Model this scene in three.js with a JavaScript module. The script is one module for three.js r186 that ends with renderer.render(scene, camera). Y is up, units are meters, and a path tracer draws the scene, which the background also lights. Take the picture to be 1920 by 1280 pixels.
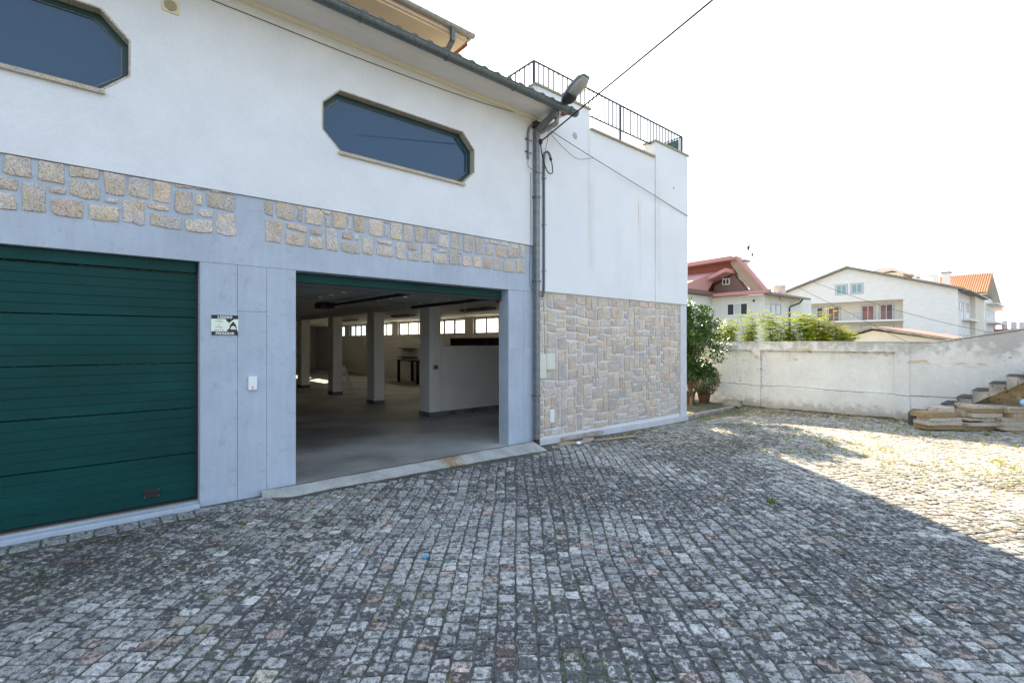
import * as THREE from 'three';
import { mergeGeometries, toCreasedNormals } from 'three/addons/utils/BufferGeometryUtils.js';
import { RoundedBoxGeometry } from 'three/addons/geometries/RoundedBoxGeometry.js';

// ---------------------------------------------------------------- camera, sky, sun, exposure
const scene = new THREE.Scene();
const YAW = 49.42 * Math.PI / 180;
const camera = new THREE.PerspectiveCamera(70.3, 1024 / 682, 0.05, 2000);
camera.position.set(0, 1.6, 0);
camera.lookAt(Math.cos(YAW) * 10, 1.6, -Math.sin(YAW) * 10);
const renderer = new THREE.WebGLRenderer({ antialias: true });
renderer.setSize(1024, 682);
renderer.toneMapping = THREE.LinearToneMapping;
renderer.toneMappingExposure = 7.4;
renderer.shadowMap.enabled = true;

const SUN_EL = 24.5 * Math.PI / 180;
const sunDir = new THREE.Vector3(0.656 * Math.cos(SUN_EL), Math.sin(SUN_EL), -0.755 * Math.cos(SUN_EL)).normalize();
const sun = new THREE.DirectionalLight(new THREE.Color(1.0, 0.85, 0.60), 3.9);
sun.position.copy(sunDir).multiplyScalar(60);
sun.target.position.set(6, 0, -4);
sun.position.add(sun.target.position);
sun.castShadow = true;
sun.shadow.mapSize.set(4096, 4096);
Object.assign(sun.shadow.camera, { left: -30, right: 30, top: 30, bottom: -30, near: 1, far: 160 });
sun.shadow.radius = 1;
scene.add(sun, sun.target);

{ // clear morning sky: deep blue opposite the sun, milky white round it
  const W = 1024, Hh = 512, d = new Float32Array(W * Hh * 4);
  for (let j = 0; j < Hh; j++) for (let i = 0; i < W; i++) {
    const e = ((j + 0.5) / Hh - 0.5) * Math.PI, a = ((i + 0.5) / W - 0.5) * 2 * Math.PI;
    const x = Math.cos(e) * Math.cos(a), y = Math.sin(e), z = Math.cos(e) * Math.sin(a);
    const g = Math.acos(Math.min(1, Math.max(-1, x * sunDir.x + y * sunDir.y + z * sunDir.z)));
    const t = Math.pow(Math.max(0, y), 0.55);
    const hz = [0.218, 0.229, 0.240], ze = [0.108, 0.150, 0.216], au = [0.5, 0.47, 0.4], wi = [0.05, 0.05, 0.045];
    for (let k = 0; k < 3; k++) {
      const base = hz[k] * (1 - t) + ze[k] * t;
      d[(j * W + i) * 4 + k] = base + au[k] * Math.exp(-g / 0.16) + wi[k] * Math.exp(-Math.pow(g / 0.85, 2));
    }
    d[(j * W + i) * 4 + 3] = 1;
  }
  const sky = new THREE.DataTexture(d, W, Hh, THREE.RGBAFormat, THREE.FloatType);
  sky.mapping = THREE.EquirectangularReflectionMapping;
  sky.magFilter = sky.minFilter = THREE.LinearFilter;
  sky.wrapS = THREE.RepeatWrapping;
  sky.needsUpdate = true;
  scene.background = sky;
  scene.environment = sky;
}

// ---------------------------------------------------------------- helpers
function mulberry(a) { return () => { a |= 0; a = a + 0x6D2B79F5 | 0; let t = Math.imul(a ^ a >>> 15, 1 | a); t = t + Math.imul(t ^ t >>> 7, 61 | t) ^ t; return ((t ^ t >>> 14) >>> 0) / 4294967296; }; }
const rnd = mulberry(20240611);
const R = (a, b) => a + (b - a) * rnd();
const clamp = (v, a = 0, b = 1) => Math.min(b, Math.max(a, v));
const mix = (a, b, t) => a + (b - a) * t;
const sstep = (a, b, v) => { const t = clamp((v - a) / (b - a)); return t * t * (3 - 2 * t); };
function hash2(x, y, s) { let h = Math.imul(x, 374761393) + Math.imul(y, 668265263) + Math.imul(s, 1274126177) | 0; h = Math.imul(h ^ h >>> 13, 1274126177); return ((h ^ h >>> 16) >>> 0) / 4294967296; }
function vnoise(x, y, s = 0, p = 0) {                                  // value noise, tileable with period p
  const xi = Math.floor(x), yi = Math.floor(y); let fx = x - xi, fy = y - yi;
  fx = fx * fx * (3 - 2 * fx); fy = fy * fy * (3 - 2 * fy);
  const w = p ? (v => ((v % p) + p) % p) : (v => v);
  const a = hash2(w(xi), w(yi), s), b = hash2(w(xi + 1), w(yi), s), c = hash2(w(xi), w(yi + 1), s), d = hash2(w(xi + 1), w(yi + 1), s);
  return a + (b - a) * fx + (c - a) * fy + (a - b - c + d) * fx * fy;
}
function fbm(x, y, oct = 4, s = 0, p = 0) { let v = 0, a = 0.5, n = 0; for (let i = 0; i < oct; i++) { v += a * vnoise(x, y, s + i * 17, p); n += a; x *= 2; y *= 2; p *= 2; a *= 0.5; } return v / n; }
function tex(w, h, fn, srgb = true, sx = 1, sy = 1) {                   // fn(u, v) -> [r, g, b] 0..1 (sRGB for colour maps)
  const d = new Uint8Array(w * h * 4);
  for (let j = 0; j < h; j++) for (let i = 0; i < w; i++) {
    const c = fn(i / w, j / h), o = (j * w + i) * 4;
    if (typeof c === 'number') d[o] = d[o + 1] = d[o + 2] = clamp(c) * 255; else for (let k = 0; k < 3; k++) d[o + k] = clamp(c[k]) * 255;
    d[o + 3] = 255;
  }
  const t = new THREE.DataTexture(d, w, h, THREE.RGBAFormat);
  if (srgb) t.colorSpace = THREE.SRGBColorSpace;
  t.wrapS = t.wrapT = THREE.RepeatWrapping; t.magFilter = THREE.LinearFilter; t.minFilter = THREE.LinearMipmapLinearFilter; t.generateMipmaps = true;
  t.repeat.set(1 / sx, 1 / sy); t.needsUpdate = true;
  return t;
}
function canvasTex(w, h, draw) {
  const c = document.createElement('canvas'); c.width = w; c.height = h; draw(c.getContext('2d'), w, h);
  const t = new THREE.CanvasTexture(c); t.colorSpace = THREE.SRGBColorSpace; t.magFilter = THREE.LinearFilter; return t;
}
const mat = (r, g, b, o = {}) => { const m = new THREE.MeshStandardMaterial({ roughness: 0.85, ...o }); m.color.setRGB(r, g, b); return m; };
const phys = (r, g, b, o = {}) => { const m = new THREE.MeshPhysicalMaterial({ roughness: 0.85, ...o }); m.color.setRGB(r, g, b); return m; };

// planar uv in metres by the way each face points
function muv(geo, keep = false) {
  const g = geo.index ? geo.toNonIndexed() : geo;
  if (!keep || !g.attributes.normal) g.computeVertexNormals();
  const p = g.attributes.position, n = p.count, uv = new Float32Array(n * 2);
  const a = new THREE.Vector3(), b = new THREE.Vector3(), c = new THREE.Vector3();
  for (let i = 0; i < n; i += 3) {
    a.fromBufferAttribute(p, i); b.fromBufferAttribute(p, i + 1); c.fromBufferAttribute(p, i + 2);
    const nx = Math.abs((b.y - a.y) * (c.z - a.z) - (b.z - a.z) * (c.y - a.y)), ny = Math.abs((b.z - a.z) * (c.x - a.x) - (b.x - a.x) * (c.z - a.z)), nz = Math.abs((b.x - a.x) * (c.y - a.y) - (b.y - a.y) * (c.x - a.x));
    [a, b, c].forEach((v, k) => {
      const o = (i + k) * 2;
      if (ny >= nx && ny >= nz) { uv[o] = v.x; uv[o + 1] = v.z; } else if (nx >= nz) { uv[o] = v.z; uv[o + 1] = v.y; } else { uv[o] = v.x; uv[o + 1] = v.y; }
    });
  }
  g.setAttribute('uv', new THREE.BufferAttribute(uv, 2));
  return g;
}
const clean = g => { const q = g.index ? g.toNonIndexed() : g; for (const k of Object.keys(q.attributes)) if (!['position', 'normal', 'uv'].includes(k)) q.deleteAttribute(k); q.clearGroups?.(); return q; };
const merge = list => mergeGeometries(list.map(clean));
const box = (x0, x1, y0, y1, z0, z1) => muv(new THREE.BoxGeometry(x1 - x0, y1 - y0, z1 - z0).translate((x0 + x1) / 2, (y0 + y1) / 2, (z0 + z1) / 2));
const rbox = (x0, x1, y0, y1, z0, z1, r = 0.006) => muv(new RoundedBoxGeometry(x1 - x0, y1 - y0, z1 - z0, 1, r).translate((x0 + x1) / 2, (y0 + y1) / 2, (z0 + z1) / 2), true);
const V = (x, y, z) => new THREE.Vector3(x, y, z);
function tube(pts, r, seg = 24, rad = 6, curve = true) {
  const v = pts.map(p => V(...p));
  let path; if (curve && v.length > 2) path = new THREE.CatmullRomCurve3(v); else { path = new THREE.CurvePath(); for (let i = 0; i + 1 < v.length; i++) path.add(new THREE.LineCurve3(v[i], v[i + 1])); }
  return new THREE.TubeGeometry(path, seg, r, rad, false);
}
function rod(a, b, r, rad = 8, r2 = r) {                                 // straight cylinder between two points
  const A = V(...a), B = V(...b), d = B.clone().sub(A), g = new THREE.CylinderGeometry(r2, r, d.length(), rad);
  g.applyQuaternion(new THREE.Quaternion().setFromUnitVectors(V(0, 1, 0), d.clone().normalize()));
  const m = A.add(B).multiplyScalar(0.5); return g.translate(m.x, m.y, m.z);
}
function bar(a, b, w, h = w) {                                          // square bar between two points
  const A = V(...a), B = V(...b), d = B.clone().sub(A), g = new THREE.BoxGeometry(w, h, d.length());
  const q = new THREE.Quaternion().setFromRotationMatrix(new THREE.Matrix4().lookAt(B, A, Math.abs(d.x) + Math.abs(d.z) < 1e-4 ? V(1, 0, 0) : V(0, 1, 0)));
  g.applyQuaternion(q); const m = A.add(B).multiplyScalar(0.5); return muv(g.translate(m.x, m.y, m.z));
}
const shapeOf = pts => { const s = new THREE.Shape(); pts.forEach((p, i) => i ? s.lineTo(...p) : s.moveTo(...p)); s.closePath(); return s; };
function slabXY(pts, z0, z1, holes = []) {                              // outline in x, y extruded from z0 up to z1
  const s = shapeOf(pts); for (const h of holes) s.holes.push(new THREE.Path(h.map(p => new THREE.Vector2(...p))));
  return muv(new THREE.ExtrudeGeometry(s, { depth: z1 - z0, bevelEnabled: false }).translate(0, 0, z0));
}
function slabZY(pts, x0, x1, holes = []) {                              // outline in z, y extruded from x0 to x1
  const s = shapeOf(pts.map(p => [-p[0], p[1]])); for (const h of holes) s.holes.push(new THREE.Path(h.map(p => new THREE.Vector2(-p[0], p[1]))));
  const g = new THREE.ExtrudeGeometry(s, { depth: x1 - x0, bevelEnabled: false }); g.rotateY(Math.PI / 2); return muv(g.translate(x0, 0, 0));
}
const rect = (a0, a1, b0, b1) => [[a0, b0], [a1, b0], [a1, b1], [a0, b1]];

const taken = new Map(), base = new Map();
function numbered(n) { const k = taken.get(n) || 0; taken.set(n, k + 1); return k ? `${n}_${String(k).padStart(3, '0')}` : n; }
function tag(o, label, category, group, kind) { o.userData.label = label; if (category) o.userData.category = category; if (group) o.userData.group = group; if (kind) o.userData.kind = kind; return o; }
function thing(name, label, category, pos = [0, 0, 0], group, kind) {
  const o = new THREE.Group(); o.name = numbered(name); o.position.set(...pos); scene.add(o); base.set(o, pos);
  return tag(o, label, category, group, kind || 'thing');
}
function part(parent, name, geo, m, label) {                            // geo in world coordinates
  const p = base.get(parent); const o = new THREE.Mesh(geo.translate(-p[0], -p[1], -p[2]), m);
  o.name = name; o.castShadow = o.receiveShadow = true; parent.add(o); base.set(o, p); if (label) o.userData.label = label; return o;
}
function piece(parent, name, geo, m, pos, rot) {                        // shared geometry set at a place
  const p = base.get(parent); const o = new THREE.Mesh(geo, m); o.name = name; o.castShadow = o.receiveShadow = true;
  o.position.set(pos[0] - p[0], pos[1] - p[1], pos[2] - p[2]); if (rot) o.rotation.set(...rot); parent.add(o); return o;
}
function solo(name, label, category, geo, m, group, kind) {
  geo.computeBoundingBox(); const b = geo.boundingBox, c = [(b.min.x + b.max.x) / 2, b.min.y, (b.min.z + b.max.z) / 2];
  const o = new THREE.Mesh(geo.translate(-c[0], -c[1], -c[2]), m); o.name = numbered(name); o.position.set(...c);
  o.castShadow = o.receiveShadow = true; scene.add(o); base.set(o, c); return tag(o, label, category, group, kind || 'thing');
}

// rough-hewn piece: an outline with rounded shoulders, uneven face; collects into an accumulator
class Acc {
  constructor() { this.p = []; this.u = []; this.c = []; this.i = []; }
  stone(poly, map, o) {                                                 // poly CCW in local (a, b); map(a, b, h) -> [x, y, z]
    const n = poly.length, h = o.h, ins = o.inset ?? 0.008, jit = o.jit ?? 0.0015; let ca = 0, cb = 0; for (const q of poly) { ca += q[0] / n; cb += q[1] / n; }
    const start = this.p.length / 3, uo = o.uv ?? [0, 0], s = o.uvs ?? 1;
    const put = (a, b, hh) => { this.p.push(...map(a, b, hh)); this.u.push((a - ca) * s + uo[0], (b - cb) * s + uo[1]); this.c.push(...o.col); };
    const ring = (k, hh, j) => poly.forEach(q => { const da = q[0] - ca, db = q[1] - cb, L = Math.hypot(da, db) || 1, f = Math.max(0.1, 1 - k / L); put(ca + da * f, cb + db * f, hh + (j ? R(-j, j) : 0)); });
    ring(0, o.bottom ?? -0.04, 0); ring(0, h - (o.drop ?? 0.007), jit); ring(ins, h, jit); ring(ins + 0.45 * Math.sqrt(Math.abs(o.size ?? 0.01)) * 0.5, h + (o.dome ?? 0.001), jit * 1.6); put(ca, cb, h + (o.dome ?? 0.001) + R(-jit, jit));
    for (let r = 0; r < 3; r++) for (let k = 0; k < n; k++) { const a = start + r * n + k, b = start + r * n + (k + 1) % n, c = a + n, d = b + n; this.i.push(a, b, d, a, d, c); }
    for (let k = 0; k < n; k++) this.i.push(start + 3 * n + k, start + 3 * n + (k + 1) % n, start + 4 * n);
  }
  geo() {
    const g = new THREE.BufferGeometry(); g.setAttribute('position', new THREE.Float32BufferAttribute(this.p, 3)); g.setAttribute('uv', new THREE.Float32BufferAttribute(this.u, 2)); g.setAttribute('color', new THREE.Float32BufferAttribute(this.c, 3));
    g.setIndex(this.i); g.computeVertexNormals(); return g;
  }
}
function roughPoly(corners, jit, cut) {                                 // add points along the edges and knock the corners off
  const out = [], n = corners.length;
  for (let k = 0; k < n; k++) {
    const a = corners[k], b = corners[(k + 1) % n], dx = b[0] - a[0], dy = b[1] - a[1], L = Math.hypot(dx, dy), c = Math.min(cut * R(0.5, 1.5), L * 0.3) / L;
    for (const t of (L > 0.07 ? [c, R(0.4, 0.6), 1 - c] : [c, 1 - c])) out.push([a[0] + dx * t + R(-jit, jit), a[1] + dy * t + R(-jit, jit)]);
  }
  return out;
}
// ---------------------------------------------------------------- procedural textures
const T = {};
T.sett = tex(1024, 1024, (u, v) => {                                    // left half grimy granite, right half cleaner
  const P = 32, dirty = u < 0.5 ? 1 : 0, x = u * P, y = v * P;
  const blot = fbm(x * 2.2, y * 2.2, 4, 3, 0), fine = vnoise(x * 8, y * 8, 9, 256), sp = vnoise(x * 16, y * 16, 21, 512), mid = fbm(x * 4, y * 4, 2, 40, 128);
  let l = 0.73 + (fine - 0.5) * 0.22 + (sp - 0.5) * 0.26 + (mid - 0.5) * 0.24;
  const grime = sstep(dirty ? 0.34 : 0.52, dirty ? 0.54 : 0.70, blot + (fine - 0.5) * 0.34 + (sp - 0.5) * 0.16 + (mid - 0.5) * 0.3);
  l = mix(l, 0.33 + (sp - 0.5) * 0.2 + (fine - 0.5) * 0.12, grime * (dirty ? 0.95 : 0.85));
  return [l * 1.0, l * 0.985, l * (0.955 + grime * 0.01)];
}, true, 1.7, 1.7);
T.settBump = tex(512, 512, (u, v) => 0.5 * fbm(u * 40, v * 40, 4, 5, 40) + 0.5 * vnoise(u * 200, v * 200, 8, 200), false, 0.7, 0.7);
T.granite = tex(512, 512, (u, v) => {
  const a = vnoise(u * 170, v * 170, 1, 170), b = vnoise(u * 110, v * 110, 2, 110), c = fbm(u * 9, v * 9, 3, 3, 9), d = vnoise(u * 128, v * 128, 7, 128);
  let l = 0.80 + (a - 0.5) * 0.22 + (b - 0.5) * 0.14 + (c - 0.5) * 0.14; if (d > 0.84) l -= 0.26; if (a > 0.88) l += 0.10;
  const w = (fbm(u * 5, v * 5, 3, 11, 5) - 0.5) * 0.22;
  return [l * (1 + w * 0.4), l * 0.985, l * (0.96 - w)];
}, true, 0.8, 0.8);
T.graniteBump = tex(256, 256, (u, v) => 0.6 * vnoise(u * 90, v * 90, 4, 90) + 0.4 * fbm(u * 16, v * 16, 3, 6, 16), false, 0.5, 0.5);
T.plasterBump = tex(512, 512, (u, v) => 0.5 * fbm(u * 14, v * 14, 4, 31, 14) + 0.5 * vnoise(u * 170, v * 170, 33, 170), false, 1.2, 1.2);
T.plaster = tex(512, 512, (u, v) => { const l = 0.955 + (fbm(u * 6, v * 6, 5, 51, 6) - 0.5) * 0.07 + (vnoise(u * 120, v * 120, 5, 120) - 0.5) * 0.02; return [l, l, l]; }, true, 2.3, 2.3);
T.greyPaint = tex(1024, 512, (u, v) => {                                // painted render: brush marks, scuffs near the ground
  const a = fbm(u * 8, v * 4, 5, 61, 8), st = fbm(u * 90, v * 5, 3, 63, 90), spot = fbm(u * 60, v * 30, 3, 66, 60);
  let l = 0.94 + (a - 0.5) * 0.12 + (st - 0.5) * 0.05; const s = sstep(0.66, 0.80, spot) * 0.045; l -= s;
  return [l * (1 + s * 0.2), l, l];
}, true, 3.0, 1.5);
T.concrete = tex(512, 512, (u, v) => {
  const a = fbm(u * 7, v * 7, 5, 71, 7), f = vnoise(u * 150, v * 150, 73, 150), sp = fbm(u * 24, v * 24, 3, 74, 24);
  let l = 0.72 + (a - 0.5) * 0.42 + (f - 0.5) * 0.12; l -= sstep(0.64, 0.72, sp) * 0.16;
  return [l, l * 0.985, l * 0.96];
}, true, 1.3, 1.3);
T.floor = tex(1024, 1024, (u, v) => {                                   // worn hall floor, tyre dust and wet-looking patches
  const a = fbm(u * 6, v * 6, 5, 81, 6), b = fbm(u * 14, v * 14, 4, 85, 14), f = vnoise(u * 200, v * 200, 83, 200);
  let l = 0.74 + (a - 0.5) * 0.5 + (b - 0.5) * 0.2 + (f - 0.5) * 0.05;
  return [l * 1.0, l * 0.99, l * 0.97];
}, true, 7, 7);
T.soil = tex(512, 512, (u, v) => {
  const a = fbm(u * 10, v * 10, 5, 91, 10), m = sstep(0.5, 0.62, fbm(u * 6, v * 6, 4, 95, 6)), f = vnoise(u * 160, v * 160, 93, 160);
  const l = 0.43 + (a - 0.5) * 0.24 + (f - 0.5) * 0.22; return [l * mix(1, 0.96, m), l * mix(0.98, 1.0, m), l * mix(0.95, 0.84, m)];
}, true, 1.5, 1.5);
T.perim = tex(2048, 512, (u, v) => {                                    // weathered whitewash, 14 m x 2.4 m, lichen along the top, cracks and spalls
  const x = u * 14, y = v * 2.4 - 0.3;
  const a = fbm(x * 1.3, y * 1.3, 5, 101), f = vnoise(x * 40, y * 40, 103), st = fbm(x * 5, y * 0.9, 4, 105), sp = fbm(x * 9, y * 9, 4, 107);
  let c = [0.93, 0.93, 0.915].map(k => k + (a - 0.5) * 0.09 + (f - 0.5) * 0.04);
  const top = sstep(1.22, 1.62, y + (sp - 0.5) * 0.7), foot = sstep(0.16, -0.12, y + (sp - 0.5) * 0.35);
  const sq = fbm(x * 26, y * 26, 3, 127); const lich = sstep(0.30, 0.86, sp * 0.28 + sq * 0.42 + f * 0.08 + st * 0.5 + top * 0.22 - 0.1 + sstep(9.2, 12.5, x) * 0.06) * (0.12 + 0.42 * top);
  c = c.map((k, i) => mix(k, [0.60, 0.59, 0.57][i], clamp(lich))); c = c.map((k, i) => mix(k, [0.56, 0.54, 0.50][i], foot * 0.5));
  const crk = Math.abs(y - 0.42 - (fbm(x * 2, 3, 3, 111) - 0.5) * 0.05); if (crk < 0.008) c = c.map(k => k * 0.62);
  const spall = sstep(0.73, 0.76, fbm(x * 3.2, y * 7, 4, 117)) * sstep(1.0, 1.25, y) * sstep(1.46, 1.38, y); c = c.map((k, i) => mix(k, [0.80, 0.69, 0.56][i], spall));
  const pit = sstep(0.80, 0.84, fbm(x * 34, y * 22, 2, 119)) * sstep(2.3, 2.9, x) * sstep(4.8, 4.2, x); c = c.map(k => k * (1 - 0.5 * pit));
  return c;
}, true, 1, 1);
T.annex = tex(1024, 768, (u, v) => {                                    // painted wall with run-off streaks below the coping, 4.7 m x 3.4 m
  const x = u * 4.7, y = v * 3.4; let c = 0.965 + (fbm(x * 1.6, y * 1.6, 5, 121) - 0.5) * 0.05 + (vnoise(x * 60, y * 60, 3) - 0.5) * 0.015;
  let col = [c, c, c];
  const streak = (x0, w, y0, y1, k, tint) => { const d = Math.abs(x - x0 - (fbm(2, y * 2, 2, 9) - 0.5) * 0.03); const s = sstep(w, 0, d) * sstep(y0, y0 + 0.35, y) * sstep(y1, y1 - 0.3, y) * (0.6 + 0.8 * (vnoise(x * 50, y * 9, 5) - 0.3)) * k; if (s > 0) col = col.map((q, i) => mix(q, tint[i], clamp(s))); };
  const G = [0.80, 0.785, 0.74];
  streak(1.33, 0.05, 0.9, 3.1, 0.45, G); streak(1.39, 0.16, 0.3, 2.2, 0.25, G); streak(3.43, 0.05, 0.6, 3.2, 0.4, G); streak(3.55, 0.14, 0.2, 2.6, 0.22, G);
  streak(2.85, 0.012, 1.2, 2.25, 0.75, [0.78, 0.60, 0.42]); streak(2.9, 0.07, 0.2, 2.1, 0.22, G); streak(2.2, 0.2, 0.0, 1.6, 0.12, G); streak(4.2, 0.25, 0.0, 1.2, 0.1, G);
  if (Math.hypot((x - 0.95), (y - 2.75)) < 0.05 + 0.02 * vnoise(x * 60, y * 60, 2)) col = [0.75, 0.74, 0.72]; if (Math.hypot((x - 4.12), (y - 2.5)) < 0.035) col = [0.78, 0.77, 0.74];
  return col;
}, true, 1, 1);
T.ramp = tex(1024, 128, (u, v) => {                                     // sloped threshold strip with a spill of ochre soil, 4.1 m long
  const x = u * 4.1, y = v * 0.4, a = fbm(x * 4, y * 4, 5, 131), f = vnoise(x * 120, y * 120, 133), sp = fbm(x * 11, y * 11, 3, 137);
  let l = 0.80 + (a - 0.5) * 0.22 + (f - 0.5) * 0.12; l += (sp - 0.5) * 0.12; const ed = sstep(0.10, 0.02, y + (a - 0.5) * 0.1); l -= ed * 0.22;
  let c = [l, l * 0.99, l * 0.965]; const d = Math.abs(x - 2.28 - y * 0.35), s = sstep(0.26, 0.02, d + (a - 0.5) * 0.5 + (f - 0.5) * 0.12); c = c.map((k, i) => mix(k, [0.70, 0.55, 0.34][i] * (0.85 + 0.3 * f), s * 0.9));
  return c;
}, true, 1, 1);
T.wood = tex(256, 256, (u, v) => { const g = fbm(u * 4 + fbm(u * 3, v * 3, 2, 5, 3) * 0.6, v * 40, 4, 141, 0); const l = 0.68 + (g - 0.5) * 0.3; return [l, l * 0.9, l * 0.74]; }, true, 0.7, 0.35);
T.metal = tex(256, 256, (u, v) => { const l = 0.80 + (fbm(u * 20, v * 20, 4, 151, 20) - 0.5) * 0.3; return [l, l, l]; }, true, 0.5, 0.5);
T.door = tex(512, 512, (u, v) => { const l = 0.88 + (fbm(u * 6, v * 6, 5, 161, 6) - 0.5) * 0.26 + (vnoise(u * 160, v * 160, 5, 160) - 0.5) * 0.07; return [l, l, l]; }, true, 2.9, 1.4);
T.rtile = tex(256, 256, (u, v) => { const a = fbm(u * 8, v * 8, 4, 171, 8), f = vnoise(u * 90, v * 90, 3, 90); const m = sstep(0.45, 0.62, a); const l = 0.7 + (f - 0.5) * 0.2; return [mix(l * 1.05, l * 0.72, m), mix(l * 0.66, l * 0.7, m), mix(l * 0.5, l * 0.66, m)]; }, true, 0.5, 0.5);

const again = (t, x, y) => { const c = t.clone(); c.repeat.set(x, y); c.needsUpdate = true; return c; };
T.perimBump = again(T.plasterBump, 14 / 1.2, 2); T.annexBump = again(T.plasterBump, 4.7 / 1.2, 3.4 / 1.2); T.rampBump = again(T.plasterBump, 4.1 / 0.8, 0.55 / 0.8);

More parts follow.
